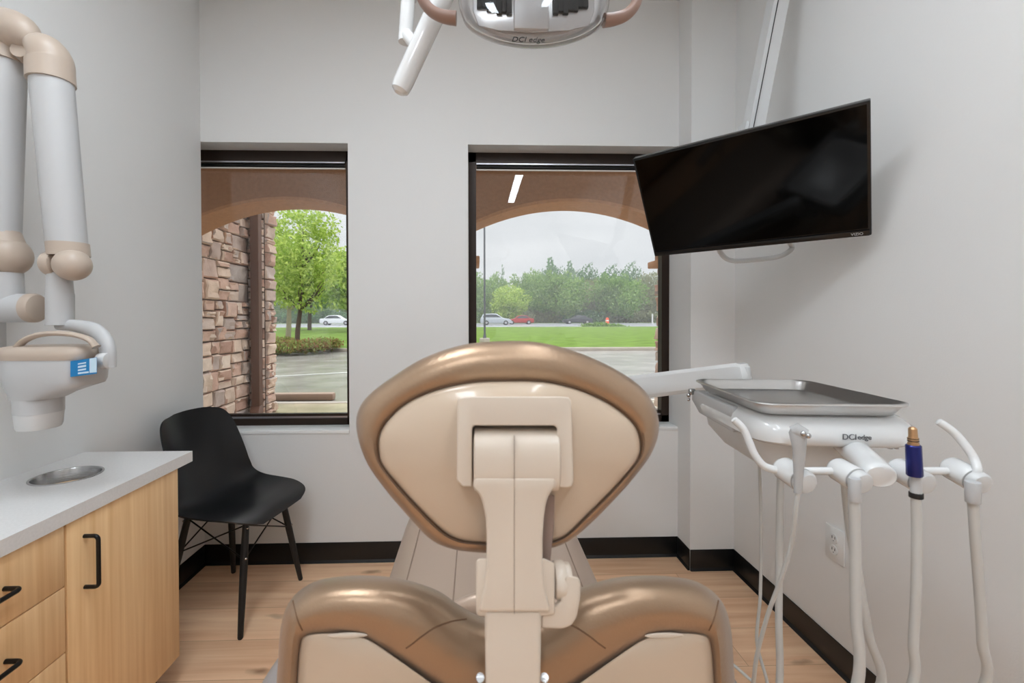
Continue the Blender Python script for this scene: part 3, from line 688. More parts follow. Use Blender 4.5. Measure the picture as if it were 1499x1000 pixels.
# fourth hose
h4 = thing('handpiece_hose', 'single grey hose hanging from the rightmost holder with nothing fitted', 'dental hose', atY(1425, 722, .668))
MB().cyl(atY(1424, 705, .664), atY(1424, 736, .664), .0098, .009, 18, bev=.001).build('coupler', m_arm, h4)
hose([atY(1424, 733, .667), atY(1428, 790, .67), atY(1434, 870, .675), atY(1438, 940, .68), atY(1438, 1010, .69), Vector((.76, .74, .42)), Vector((.72, .85, .30)), Vector((.66, .90, .4)), atY(1256, 1010, .9), atY(1250, 850, .9), atY(1249, 700, .9)], .0068, h4)

# ------------------------------------------------------------------ x-ray unit on left wall
xr = thing('xray_unit', 'grey and beige wall mounted dental x-ray machine with folding arm on the left wall', 'x-ray machine', (XL, 1.2, 1.25))
def P12(px_, py_, Y=1.2): return atY(px_, py_, Y)
# wall plate and horizontal extension
MB().bb((XL+.0005, 1.1, 1.10), (XL+.03, 1.3, 1.42), .01).build('wall_plate', m_arm, xr)
ha, hb = P12(46, 451), P12(-60, 450)
MB().tube([Vector((XL+.02, 1.2, ha.z)), ha], [.037, .037], 28).build('extension_arm', m_arm, xr)
MB().tube([ha-Vector((.002, 0, 0)), ha+Vector((.010, 0, 0)), ha+Vector((.017, 0, 0)), ha+Vector((.020, 0, 0))], [.0375, .0375, .033, .024], 28).build('end_cap', m_beige, xr)
v0, v1 = P12(10, 440), P12(8, 400)
MB().cyl(v0, v1, .034, n=24).build('swivel_neck', m_arm, xr)
# rear knuckle
k0 = P12(10, 375)
MB().ball(k0, .052, (.95, 1, 1), 24).tube([k0, P12(4, 340)], [.046, .034], 20).build('lower_knuckle', m_beige, xr)
# rear arm up
def armsec(p, w_, d_): return [p+Vector((math.cos(2*PI*q/20)*w_/2, math.sin(2*PI*q/20)*d_/2, 0)) for q in range(20)]
MB().loft([armsec(P12(0, 342), .082, .08), armsec(P12(2, 80), .105, .09)]).build('rear_arm', m_arm, xr)
def dome(path, rs, nm, cut):
    b = MB(); b.tube(cr([P12(*p) for p in path], 6), rs if len(rs) == (len(path)-1)*6+1 else [rs[min(len(rs)-1, int(i/6))]+(rs[min(len(rs)-1, int(i/6)+1)]-rs[min(len(rs)-1, int(i/6))])*(i % 6)/6 for i in range((len(path)-1)*6+1)], 24)
    o_ = b.build(nm, m_beige, xr, ang=60)
    return o_
dome([(44, 62, 1.17), (40, 56, 1.175), (30, 48, 1.18), (14, 46, 1.19), (2, 56, 1.2), (1, 75, 1.2), (1, 92, 1.2)], [.012, .030, .044, .053, .055, .055, .0555], 'upper_elbow', 0)
MB().tube([P12(28, 72, 1.17), P12(42, 84), P12(62, 96)], [.02, .022, .026], 14).build('elbow_link', m_beige, xr)
dome([(48, 80, 1.165), (51, 78, 1.165), (57, 76, 1.165), (66, 78, 1.165), (73, 90, 1.17), (74, 104, 1.17), (75, 121, 1.17)], [.012, .028, .038, .045, .0475, .0475, .048], 'forearm_elbow', 0)
MB().tube([P12(52, 88, 1.155), P12(60, 92, 1.152)], [.006, .006], 10).build('joint_gap', m_dark, xr)
fa, fb = P12(75, 112, 1.17), P12(98, 358, 1.17)
MB().loft([armsec(fa, .088, .085), armsec(fb, .086, .075)]).build('forearm', m_arm, xr)
MB().loft([armsec(P12(99, 356, 1.17), .088, .080), armsec(P12(101, 375, 1.17), .088, .08)]).ball(P12(106, 388, 1.155), .039, (1, 1, 1), 24).build('wrist_knuckle', m_beige, xr)
MB().cyl(P12(77, 386, 1.16)-Vector((.012, 0, 0)), P12(77, 386, 1.16)+Vector((.012, 0, 0)), .030, n=26, bev=.004).build('wrist_disc', m_beige, xr)
MB().loft([armsec(P12(87, 400, 1.17), .05, .05), armsec(P12(88, 432, 1.17), .054, .055)]).loft([armsec(P12(88, 430, 1.17), .056, .056), armsec(P12(88, 476, 1.17), .056, .056)]).build('wrist_sleeve', m_arm, xr)
fk = cr([P12(84, 476, 1.17), P12(112, 477, 1.165), P12(138, 484, 1.16), P12(153, 498, 1.155), P12(158, 515, 1.15), P12(158, 537, 1.15)], 6)
def fsec(p, q, i, nn): return None
MB().tube(fk, [.009+.006*min(1, i/12) for i in range(len(fk))], 14, flat=1.3).build('fork', m_arm, xr)
MB().cyl(P12(146, 528, 1.14), P12(160, 528, 1.14), .02, n=22, bev=.003).build('fork_joint', m_grey, xr)
# tube head
YH = 1.16
def hsec(py_, xa, xb, dp, e=2.6):
    a, c_ = atY(xa, py_, YH), atY(xb, py_, YH); m_ = (a+c_)/2; lp = []
    for q in range(36):
        t_ = 2*PI*q/36; cc, ss = math.cos(t_), math.sin(t_); k = (abs(cc)**e+abs(ss)**e)**(-1/e)
        lp.append(Vector((m_.x+cc*k*(c_.x-a.x)/2, YH+ss*k*dp/2, m_.z)))
    return lp
thd = MB().loft([hsec(519, 22, 141, .10, 4), hsec(522, 18, 144, .12, 4), hsec(540, 20, 143, .125, 4), hsec(556, 23, 142, .12, 4), hsec(562, 25, 139, .116, 4), hsec(568, 26, 120, .112, 3.6), hsec(575, 28, 100, .105, 3), hsec(582, 28, 87, .10)]).build('tube_head', m_arm, xr, ang=45)
MB().loft([hsec(560, 28, 85, .10, 2), hsec(603, 30, 85, .10, 2)]).build('cone', m_arm, xr)
MB().loft([hsec(603, 30.5, 84.5, .098, 2), hsec(622, 32, 83, .093, 2), hsec(626, 34, 81, .088, 2)]).build('cone_ring', m_grey, xr)
MB().loft([hsec(525, 18, 145, .123, 4), hsec(518, 15, 147, .129, 4), hsec(511, 16, 146, .124, 4), hsec(507, 20, 143, .112, 4), hsec(505, 30, 138, .09, 3)]).build('head_cover', m_beige, xr, ang=45)
gr = cr([P12(22, 513, 1.12), P12(34, 500, 1.118), P12(54, 491, 1.115), P12(80, 488, 1.113), P12(108, 490, 1.115), P12(130, 497, 1.118), P12(141, 508, 1.12)], 6)
MB().tube(gr, [.014]+[.0105]*(len(gr)-2)+[.014], 14, flat=.6).build('carry_handle', m_beige, xr)
lb = [(103, 529), (142, 523), (142, 547), (103, 552)]
def lpos(p, off): return atY(p[0], p[1], YH-.0612-off)
MB().prism([lpos(p, .001) for p in lb], [lpos(p, -.02) for p in lb]).build('label_sticker', m_label, thd)
for r_ in ([(131, 525), (141.5, 523.5), (141.5, 545), (131, 546)], [(114, 532), (126, 530), (126, 532), (114, 534)], [(114, 536), (126, 534), (126, 537), (114, 539)], [(114, 541), (126, 539), (126, 541.5), (114, 543.5)], [(114, 545.5), (130, 543.5), (130, 546), (114, 548)]):
    MB().prism([lpos(p, .0016) for p in r_], [lpos(p, 0) for p in r_]).build('label_print', m_labelw, thd)

# ------------------------------------------------------------------ television
K = .91
tcn = EYEP+(Vector((.969, 1.618, 1.664))-EYEP)*K
Ra = Matrix(((0.731, 0.576, -0.366), (-0.682, 0.62, -0.388), (0.004, 0.534, 0.846)))
TW, THh = .725*K, .429*K
Mtv = Matrix.Translation(tcn) @ Ra.to_4x4()
tv = thing('television', 'black flat screen television tilted down in the corner on an arm from the ceiling', 'television', M=Mtv)
MB().bb((-TW/2, 0, -THh/2), (TW/2, .03, THh/2), .003).build('casing', m_bezel, tv, world=False)
MB().bb((-TW/2+.008, -.0012, -THh/2+.024), (TW/2-.008, .002, THh/2-.008)).build('screen', m_screen, tv, world=False)
MB().bb((-TW/2+.004, -.004, -THh/2+.001), (TW/2-.004, .002, -THh/2+.019), .0015).build('lower_bezel', m_bezel, tv, world=False)
MB().bb((-TW*.32, .03, -THh*.35), (TW*.32, .05, THh*.25), .008).build('rear_housing', m_bezel, tv, world=False)
text('logo_text', 'VIZIO', .0115, Matrix.Translation((TW/2-.034, -.0046, -THh/2+.0100)) @ Matrix.Rotation(PI/2, 4, 'X'), m_textw, tv, ext=.0003, world=False)
ta = thing('television_mount', 'grey ceiling arm with a lower grab handle holding up the television', 'tv mount', atY(1150, -20, 1.62))
bk = Mtv @ Vector((0, .052, 0))
a0 = atY(1100, 200, 1.64); a1 = atY(1139, 0, 1.64); a2 = a1+(a1-a0)*((ZC-a1.z)/(a1.z-a0.z))
d = (a2-a0).normalized(); s_ = Vector((0, 1, 0)).cross(d).normalized(); s2 = d.cross(s_).normalized()
def bs(p, w_, h_): return [p+s_*w_*x+s2*h_*y for x, y in ((-.5, -.5), (.5, -.5), (.5, .5), (-.5, .5))]
MB().loft([bs(a0-d*.12, .056, .05), bs(a2-d*.02, .056, .05)]).build('arm_tube', m_grey, ta)
MB().loft([bs(a0-d*.12-s_*.013-s2*.026, .002, .003), bs(a2-d*.03-s_*.013-s2*.026, .002, .003)]).build('cable_slot', m_dark, ta)
MB().loft([bs(a0-d*.13-s_*.036, .012, .052), bs(a0-d*.0-s_*.036+d*.04, .012, .052)]).build('side_cover', m_grey, ta)
MB().bb((a2.x-.06, a2.y-.06, ZC-.025), (a2.x+.06, a2.y+.06, ZC-.001), .005).build('ceiling_plate', m_grey, ta)
bx = a0-d*.1
MB().tube([bx, (bx+bk)/2, bk+(bk-bx).normalized()*-.002], .018, 14).build('tilt_bracket', m_grey, ta)
l0, l1 = Mtv @ Vector((-.10, .052, -THh/2+.05)), Mtv @ Vector((.075, .052, -THh/2+.05))
yl = 1.66
MB().tube(cr([l0, atY(1052, 362, yl), atY(1060, 376, yl), atY(1075, 382, yl), atY(1110, 380, yl), atY(1138, 376, yl), atY(1155, 368, yl), atY(1158, 358, yl), l1], 6), .009, 12).build('grab_handle', m_grey, ta)

# ------------------------------------------------------------------ operatory light
ol = thing('operatory_light', 'dental operatory light with clear shield and two brown handles hanging above the chair', 'dental lamp', atY(780, 0, .80))
YL = .80
oc = atY(780, -20, YL); zb = atY(780, 71, YL).z
LO = [(671, 0), (675, 22), (686, 43), (712, 59), (746, 69), (781, 72), (816, 69), (850, 59), (876, 43), (888, 22), (892, 0), (889, -30), (870, -62), (830, -78), (781, -82), (732, -78), (692, -62), (674, -30)]
def oring(k, Y, dz=0, cyy=-10, ky=None): return [p+Vector((0, 0, dz)) for p in cr([atY(781+(x-781)*k, cyy+(y-cyy)*(ky or k), Y) for x, y in LO], 4, True)]
m_shield = bpy.data.materials.new('clear_shield'); m_shield.use_nodes = True; n_ = m_shield.node_tree; n_.nodes.clear()
o_ = n_.nodes.new('ShaderNodeOutputMaterial'); a_ = n_.nodes.new('ShaderNodeMixShader'); t_ = n_.nodes.new('ShaderNodeBsdfTransparent'); t_.inputs[0].default_value = (.93, .94, .95, 1)
g_ = n_.nodes.new('ShaderNodeBsdfGlossy'); g_.inputs['Roughness'].default_value = .05; f_ = n_.nodes.new('ShaderNodeFresnel'); f_.inputs['IOR'].default_value = 1.6
n_.links.new(f_.outputs[0], a_.inputs[0]); n_.links.new(t_.outputs[0], a_.inputs[1]); n_.links.new(g_.outputs[0], a_.inputs[2]); n_.links.new(a_.outputs[0], o_.inputs[0])
MB().loft([oring(.1, .735), oring(.5, .737), oring(.82, .742), oring(.93, .748), oring(.985, .760), oring(1, .776), oring(1, .79, .008)], True, False).build('clear_shield', m_shield, ol, ang=60)
MB().loft([oring(.3, .772), oring(.80, .772), oring(.86, .776), oring(.9, .786), oring(.97, .800, .006), oring(.97, .84, .035), oring(.6, .90, .08)]).build('reflector_housing', m_refl, ol, ang=40)
m_refl2 = mat('lamp_reflector_inner', (206, 202, 200), .25, metal=.3)
inn = MB().prism([atY(x, y, .764) for x, y in ((692, -40), (692, 16), (700, 38), (730, 45), (781, 48), (832, 45), (862, 38), (870, 16), (870, -40))], [atY(x, y, .774) for x, y in ((692, -40), (692, 16), (700, 38), (730, 45), (781, 48), (832, 45), (862, 38), (870, 16), (870, -40))], .002).build('reflector_panel', m_refl2, ol)
for s_ in (-1, 1):
    g = MB()
    for ix in range(7):
        for iy in range(4):
            x_ = 779+s_*(34+ix*7.2); y_ = 17-iy*9.5-(ix % 2)*2.5-max(0, ix-2)*2.2
            a_ = atY(x_-3.7, y_+4.8, .7625); b_ = atY(x_+3.7, y_-4.8, .766); g.bb((a_.x, .758, a_.z), (b_.x, .766, b_.z), .0008, 1)
    g.build('led_array', m_dark, ol)
a_ = atY(752, 44, .762); b_ = atY(803, -40, .762)
MB().bb((a_.x, .757, a_.z), (b_.x, .766, b_.z), .002).build('centre_panel', m_refl, ol)
tp_ = atY(772, 61.5, .7445)
text('logo_text', 'DCI edge', .0140, Matrix.Translation((tp_.x, .7385, tp_.z)) @ Matrix.Rotation(PI/2-.25, 4, 'X'), m_bezel, ol, ext=.0003, shear=.3)
for s_, pts, hole in ((-1, [(668, 27), (652, 25), (636, 19), (624, 8), (616, -8), (614, -25), (622, -45)], 0), (1, [(884, 30), (900, 28), (916, 22), (928, 10), (935, -8), (937, -25), (930, -45)], 0)):
    P = cr([atY(p[0], p[1], YL-.01) for p in pts], 5)
    rr = [.0135-.002*math.sin(PI*i/(len(P)-1)) for i in range(len(P))]
    MB().tube(P, rr, 14, flat=.8).build('handle', m_brown, ol)
    P2 = [atY(p[0], p[1], YL-.02) for p in ([(622, -45), (650, -52), (670, -40)] if s_ < 0 else [(930, -45), (905, -52), (885, -40)])]
    MB().tube(cr(P2, 5), .009, 12).build('handle_bridge', m_brown, ol)
# arm assembly
g0, g1 = atY(590, 122, .86), atY(662, -35, .86)
ga = (g1-g0).normalized()
MB().tube([g0-ga*.020, g0-ga*.014, g0, g1, g1+ga*.05], [.009, .0165, .0185, .020, .018], 20).build('lamp_arm', m_white, ol)
MB().cyl(atY(593, 62, .90), atY(598, -8, .90), .0135, n=20).cyl(atY(598, -2, .90), atY(600, -40, .90), .018, n=20).build('suspension_neck', m_white, ol)
tp = atY(600, -30, .90)
MB().cyl(tp, (tp.x, tp.y, ZC-.001), .02, n=24).cyl((tp.x, tp.y, ZC-.03), (tp.x, tp.y, ZC-.001), .06, n=32, bev=.004).build('ceiling_pole', m_white, ol)
MB().tube(cr([g1+ga*.04, g1+ga*.06+Vector((.04, -.02, .01)), Vector((oc.x, .86, zb+.22)), Vector((oc.x, .86, zb+.12))], 6), .014, 16).build('head_yoke', m_white, ol)
MB().tube([atY(594, 50, .90), (atY(594, 50, .90)+atY(612, 70, .86))/2, atY(612, 70, .86)], .012, 12).build('arm_joint', m_white, ol)

# ------------------------------------------------------------------ outside: ground
GZ = -.10
struct(MB().bb((-14, D+TH+.001, GZ-.2), (14, 7.05, GZ)).build('sidewalk', m_wetwalk))
struct(MB().bb((-14, 7.05, GZ-.2), (14, 7.17, GZ+.005)).build('curb_near', m_conc))
def sheet(name, mt, ys, x0, x1, amp=0, nx=2):
    b = MB(); bm = b.bm; rows = []
    for y, z in ys:
        rows.append([bm.verts.new((x0+(x1-x0)*i/nx, y, z+(mnoise.noise(Vector((i*1.7, y*.3, 0)))*amp if 0 < i < nx else 0))) for i in range(nx+1)])
    for a, c_ in zip(rows, rows[1:]):
        for i in range(nx): bm.faces.new((a[i], a[i+1], c_[i+1], c_[i]))
    return struct(b.build(name, mt))
sheet('parking_lot', m_asph, [(7.17, GZ-.02), (12, GZ-.02), (18.3, GZ)], -40, 40)
struct(MB().bb((-6.5, 18.15, GZ), (40, 18.3, .03), .01).build('curb_far', m_conc))
# lawn: edge nearer on the left (planter island)
b = MB(); bm = b.bm; n = 60; rows = []
def edge(x): return 18.3 if x > -6.3 else (15.6 if x < -8.6 else 15.6+2.7*(.5-.5*math.cos(PI*(x+8.6)/2.3)))
for j in range(26):
    t_ = j/25; row = []
    for i in range(n+1):
        x = -60+120*(i/n)
        if abs(x+7.4) < 2.5: pass
        e_ = edge(x); y = e_+(52-e_)*t_
        z = .03+(.24-.03)*t_ + .06*math.sin(x*.13+2)*math.sin(PI*t_)
        row.append(bm.verts.new((x, y, z)))
    rows.append(row)
for a, c_ in zip(rows, rows[1:]):
    for i in range(n): bm.faces.new((a[i], a[i+1], c_[i+1], c_[i]))
struct(b.build('lawn', m_grass))
ce = [Vector((x, edge(x)-.05, 0)) for x in [-40, -20, -12]+[-9.5+.25*i for i in range(14)]+[-5.8]]
b = MB(); b.tube(ce, .09, 8); struct(b.build('curb_island', m_conc))
sheet('road', m_road, [(52, .24), (58, .26), (78, .36)], -120, 120)
sheet('far_ground', m_far, [(78, .36), (95, .55), (160, 2)], -200, 200)
# parking stripes
struct(MB().prism([(-6.6, 9.6, GZ-.015), (-3.1, 11.2, GZ-.015), (-3.1, 11.3, GZ-.015), (-6.6, 9.7, GZ-.015)], [(-6.6, 9.6, GZ-.012), (-3.1, 11.2, GZ-.012), (-3.1, 11.3, GZ-.012), (-6.6, 9.7, GZ-.012)]).build('parking_stripe', m_paint))
wa, wb = atZ(380, 584, GZ+.02), atZ(486, 584, GZ+.02)
tag(MB().bb((wa.x, wa.y, GZ-.02), (wb.x, wa.y+.16, GZ+.1), .03).build('wheel_stop', mat('wheel_stop_brown', (150, 126, 108), .5)), 'long low brown concrete wheel stop at the near edge of the parking lot', 'wheel stop')

# portico
AY0, AY1 = 4.5, 4.9; ZT = 3.6
arches = [(-3.05, -.68, 2.385, .36), (-.02, 1.972, 2.385, .235)]
def zlow(x, a): x0, x1, zt, rs = a; u = (2*x-x0-x1)/(x1-x0); return zt-rs*u*u
b = MB(); bm = b.bm
def vq(*p): return bm.faces.new([bm.verts.new(q) for q in p])
piers = [(-4.2, -3.05), (-.68, -.02), (1.972, 3.2)]
for x0, x1 in piers: b.bb((x0, AY0, 1.83), (x1, AY1, ZT))
for a in arches:
    n = 40
    for i in range(n):
        xa = a[0]+(a[1]-a[0])*i/n; xb = a[0]+(a[1]-a[0])*(i+1)/n; za, zb_ = zlow(xa, a), zlow(xb, a)
        vq((xa, AY0, za), (xb, AY0, zb_), (xb, AY0, ZT), (xa, AY0, ZT)); vq((xa, AY1, za), (xb, AY1, zb_), (xb, AY1, ZT), (xa, AY1, ZT))
bmesh.ops.remove_doubles(bm, verts=bm.verts, dist=.0005)
struct(b.build('portico_arch_wall', m_stuccod, recalc=False))
b = MB(); bm = b.bm
for a in arches:
    n = 40; r0 = []; r1 = []
    for i in range(n+1):
        x = a[0]+(a[1]-a[0])*i/n; z = zlow(x, a)-.001; r0.append(bm.verts.new((x, AY0-.002, z))); r1.append(bm.verts.new((x, AY1+.002, z)))
    r2 = [bm.verts.new(v.co+Vector((0, 0, .03))) for v in r0]; r3 = [bm.verts.new(v.co+Vector((0, 0, .03))) for v in r1]
    for i in range(n):
        bm.faces.new((r0[i], r0[i+1], r1[i+1], r1[i])); bm.faces.new((r2[i], r2[i+1], r0[i+1], r0[i])); bm.faces.new((r1[i], r1[i+1], r3[i+1], r3[i])); bm.faces.new((r3[i], r3[i+1], r2[i+1], r2[i]))
struct(b.build('portico_arch_band', m_stucco))
struct(MB().bb((-4.2, D+TH, ZT), (3.2, AY1+.3, ZT+.15)).build('portico_roof', m_stuccod))

rs = random.Random(11)
def stones(o, u, v, nrm, wd, ht, name, base=.26, mort=.012):
    """ledge stone facing on the rectangle o + u*[0,wd] + v*[0,ht], bulging along nrm"""
    rects = []
    def split(x, z, w_, h_):
        mx = base*rs.uniform(.8, 1.7); my = base*rs.uniform(.45, .95)
        if w_ > mx*1.3 and w_ >= h_*.8: k = w_*rs.uniform(.35, .65); split(x, z, k, h_); split(x+k, z, w_-k, h_)
        elif h_ > my*1.3: k = h_*rs.uniform(.35, .65); split(x, z, w_, k); split(x, z+k, w_, h_-k)
        elif w_ > mx*1.3: k = w_*rs.uniform(.35, .65); split(x, z, k, h_); split(x+k, z, w_-k, h_)
        else: rects.append((x, z, w_, h_))
    z = 0
    while z < ht-.02:
        hh = min(base*rs.uniform(1.3, 2.4), ht-z)
        if ht-z-hh < .15: hh = ht-z
        split(0, z, wd, hh); z += hh
    b = MB(); bm = b.bm; o = Vector(o); u = Vector(u); v = Vector(v); nrm = Vector(nrm)
    for x, z, w_, h_ in rects:
        dp = rs.uniform(.02, .055); G = []; U_ = (0, .03, .09, .35, .65, .91, .97, 1); n = 7
        x0, x1, z0, z1 = x+mort/2, x+w_-mort/2, z+mort/2, z+h_-mort/2; sd_ = rs.uniform(0, 100)
        tu, tv_ = rs.uniform(-.012, .012), rs.uniform(-.012, .012)
        for i in range(n+1):
            row = []
            for j in range(n+1):
                a, c_ = U_[i], U_[j]; edge_ = min(a, 1-a, c_, 1-c_)
                k = 0 if edge_ == 0 else (.72 if edge_ <= .04 else 1)
                wob = mnoise.noise(Vector((a*4+sd_, c_*4, sd_)))*.03
                jx = mnoise.noise(Vector((c_*3, sd_, i)))*.008; jz = mnoise.noise(Vector((a*3, j, sd_)))*.008
                row.append(bm.verts.new(o+u*(x0+(x1-x0)*a+jx)+v*(z0+(z1-z0)*c_+jz)+nrm*((dp+wob+tu*(a-.5)*2+tv_*(c_-.5)*2)*k)))
            G.append(row)
        for i in range(n):
            for j in range(n): bm.faces.new((G[i][j], G[i+1][j], G[i+1][j+1], G[i][j+1]))
    return b
def pier(x0, x1, name):
    st = thing(name, None, None, ((x0+x1)/2, 4.7, GZ), kind='structure')
    MB().bb((x0+.03, AY0+.03, GZ), (x1-.03, AY1-.03, 1.76)).build('core', m_mortar, st)
    h_ = 1.76-GZ
    stones((x0+.04, AY0+.03, GZ), (1, 0, 0), (0, 0, 1), (0, -1, 0), x1-x0-.08, h_, '').build('stone_facing', m_stone, st, ang=25)
    stones((x0+.03, AY0+.03, GZ), (0, 1, 0), (0, 0, 1), (-1, 0, 0), AY1-AY0-.06, h_, '').build('stone_facing', m_stone, st, ang=25)
    stones((x1-.03, AY0+.03, GZ), (0, 1, 0), (0, 0, 1), (1, 0, 0), AY1-AY0-.06, h_, '').build('stone_facing', m_stone, st, ang=25)
    MB().bb((x0-.06, AY0-.06, 1.76), (x1+.06, AY1+.06, 1.83), .01).build('cap', m_stucco, st)
pier(-.68, -.02, 'portico_pier'); pier(1.972, 3.2, 'portico_pier')
sw = thing('stone_wall', None, None, (-3.2, 5.6, GZ), kind='structure')
MB().bb((-3.9, 2.6, GZ), (-3.09, 6.5, 3.5)).build('core', m_mortar, sw)
stones((-3.09, 3.2, GZ), (0, 1, 0), (0, 0, 1), (1, 0, 0), 2.98, 3.3, '', .27).build('stone_facing', m_stone, sw, ang=25)
MB().bb((-3.5, 6.24, GZ), (-2.875, 6.5, 3.5)).build('pier_core', m_mortar, sw)
stones((-3.1, 6.24, GZ), (1, 0, 0), (0, 0, 1), (0, -1, 0), .22, 3.3, '', .2).build('stone_facing', m_stone, sw, ang=25)
stones((-2.875, 6.24, GZ), (0, 1, 0), (0, 0, 1), (1, 0, 0), .26, 3.3, '', .2).build('stone_facing', m_stone, sw, ang=25)
dsp = thing('downspout', 'tall brown square downspout standing against the stone wall under the arch', 'downspout', (-2.99, 6.14, GZ))
MB().bb((-2.995, 6.08, GZ+.14), (-2.885, 6.18, 3.45), .006).build('pipe', m_spout, dsp)
MB().prism([(-3.0, 6.18, GZ+.15), (-3.0, 6.08, GZ+.15), (-2.95, 5.92, GZ+.02), (-2.95, 6.06, GZ)], [(-2.88, 6.18, GZ+.15), (-2.88, 6.08, GZ+.15), (-2.83, 5.92, GZ+.02), (-2.83, 6.06, GZ)], .004).build('outlet_shoe', m_spout, dsp)

# ------------------------------------------------------------------ vegetation
def leafmesh(name, mt, blobs, n, size, seed, shellk=.72):
    r = np.random.default_rng(seed); tot = sum(b_[3]*b_[4]*b_[5] for b_ in blobs)**1; V = []
    for (x, y, z, a, b_, c_) in blobs:
        k = max(8, int(n*(a*b_*c_)/tot))
        d_ = r.normal(size=(k, 3)); d_ /= np.linalg.norm(d_, axis=1)[:, None]
        rad = shellk+(1-shellk)*r.random(k); rad *= 1+.22*np.sin(d_[:, 0]*7+seed)*np.cos(d_[:, 2]*6+d_[:, 1]*5)
        P = d_*rad[:, None]*np.array([a, b_, c_])+np.array([x, y, z]); V.append(P)
    P = np.concatenate(V); k = len(P)
    u = r.normal(size=(k, 3)); u /= np.linalg.norm(u, axis=1)[:, None]
    w_ = r.normal(size=(k, 3)); v = np.cross(u, w_); v /= np.linalg.norm(v, axis=1)[:, None]
    s = size*(.6+.8*r.random(k))[:, None]
    q = np.stack([P-u*s, P+v*s*.45, P+u*s, P-v*s*.45], 1).reshape(-1, 3)
    me = bpy.data.meshes.new(name); me.from_pydata(q.tolist(), [], np.arange(4*k).reshape(-1, 4).tolist()); me.materials.append(mt)
    return me
def clump(w_, h_, z0, seed, n=12, kind='round'):
    r = random.Random(seed); o = []
    for i in range(n):
        t_ = (i+.5)/n; z = z0+(h_-z0)*t_
        if kind == 'round': sw_ = math.sin(PI*(.12+.8*t_))**.7
        elif kind == 'cone': sw_ = (1-t_)*.95+.05
        else: sw_ = math.sin(PI*(.25+.7*t_))
        for k in range(3 if kind != 'cone' else 2):
            a = r.uniform(0, 2*PI); rr = r.uniform(.25, .75)*w_/2*sw_
            s = w_*(.20 if kind != 'cone' else .22)*max(.35, sw_)*r.uniform(.8, 1.25)
            o.append((rr*math.cos(a), rr*math.sin(a), z+r.uniform(-.3, .3)*s, s, s, s*.8))
    return o
def trunkmb(h_, r0, seed, spread, nb=7, z1=None):
    r = random.Random(seed); b = MB(); P = [Vector((0, 0, -.05))]; x = y = 0
    for i in range(1, 7): x += r.uniform(-.02, .02)*h_; y += r.uniform(-.02, .02)*h_; P.append(Vector((x, y, h_*i/6*.85)))
    b.tube(P, [r0*(1-.13*i) for i in range(7)], 8)
    for k in range(nb):
        t_ = r.uniform(.35, .8); i = int(t_*6); p = P[i]; a = r.uniform(0, 2*PI); l_ = spread*r.uniform(.6, 1)
        b.tube([p, p+Vector((math.cos(a)*l_*.5, math.sin(a)*l_*.5, l_*.35)), p+Vector((math.cos(a)*l_, math.sin(a)*l_, l_*.9))], [r0*.45, r0*.3, r0*.1], 6)
    return b
def tree(name, label, cat, loc, w_, h_, z0, mt, n, size, seed, bark=None, group=None, kind='round', r0=None, nclump=12, nb=9):
    t = thing(name, label, cat, loc, group=group)
    trunkmb(h_, r0 or h_*.022, seed, w_*.36, nb).build('trunk', bark or m_bark, t, world=False)
    link('foliage', leafmesh('foliage', mt, clump(w_, h_, z0, seed, nclump, kind), n, size, seed), t, world=False)
    return t
def dirx(px_, Y): return atY(px_, 470, Y).x
# near trees in the left window
tree('shade_tree', 'leafy bright green tree with dark trunk rising from the shrub bed at the lawn edge', 'tree', (dirx(434, 17.6), 17.6, .02), 3.7, 5.5, 1.75, lf_bright, 9500, .075, 5, r0=.11, nclump=13, nb=22)
tree('shade_tree', 'bright tree with pale trunk just left of the dark trunked tree', 'tree', (dirx(421, 23), 23, .05), 3.6, 5.6, 2.2, lf_bright, 4500, .10, 15, bark=m_barkl, r0=.15)
tree('shade_tree', 'thin brown trunked tree far behind the two near trees on the lawn', 'tree', (dirx(453, 42), 42, .2), 7.5, 7.5, 2.3, lf_mid, 7000, .2, 25, r0=.2)
tree('shade_tree', 'green tree at the right edge of the left window beyond the lawn', 'tree', (dirx(512, 36), 36, .18), 6, 6.4, 2.0, lf_bright, 7000, .16, 35, r0=.12)
# shrub bed
for k, (px_, Y, w_, h_) in enumerate([(404, 16.6, 1.3, .5), (425, 16.4, 1.3, .46), (445, 16.6, 1.2, .48), (463, 17.2, 1.1, .50), (480, 17.9, 1.0, .46), (412, 17.3, 1.2, .55)]):
    x = dirx(px_, Y); o = link('shrub', leafmesh('shrub', lf_shrub, [(0, 0, h_*.4, w_*.5, w_*.4, h_*.55), (.2, .1, h_*.5, w_*.35, w_*.3, h_*.45)], 1500, .05, 50+k, .35)); o.location = (x, Y, .03)
    tag(o, ['leftmost front shrub of the low bed under the near tree', 'second shrub from the left along the front of the tree bed', 'low reddish green shrub in front of the near tree trunk', 'shrub just right of the near tree trunk', 'shrub at the right end of the tree bed', 'shrub in the rear row at the left of the tree bed'][k], 'shrub', 'low shrubs in the bed by the parking lot')
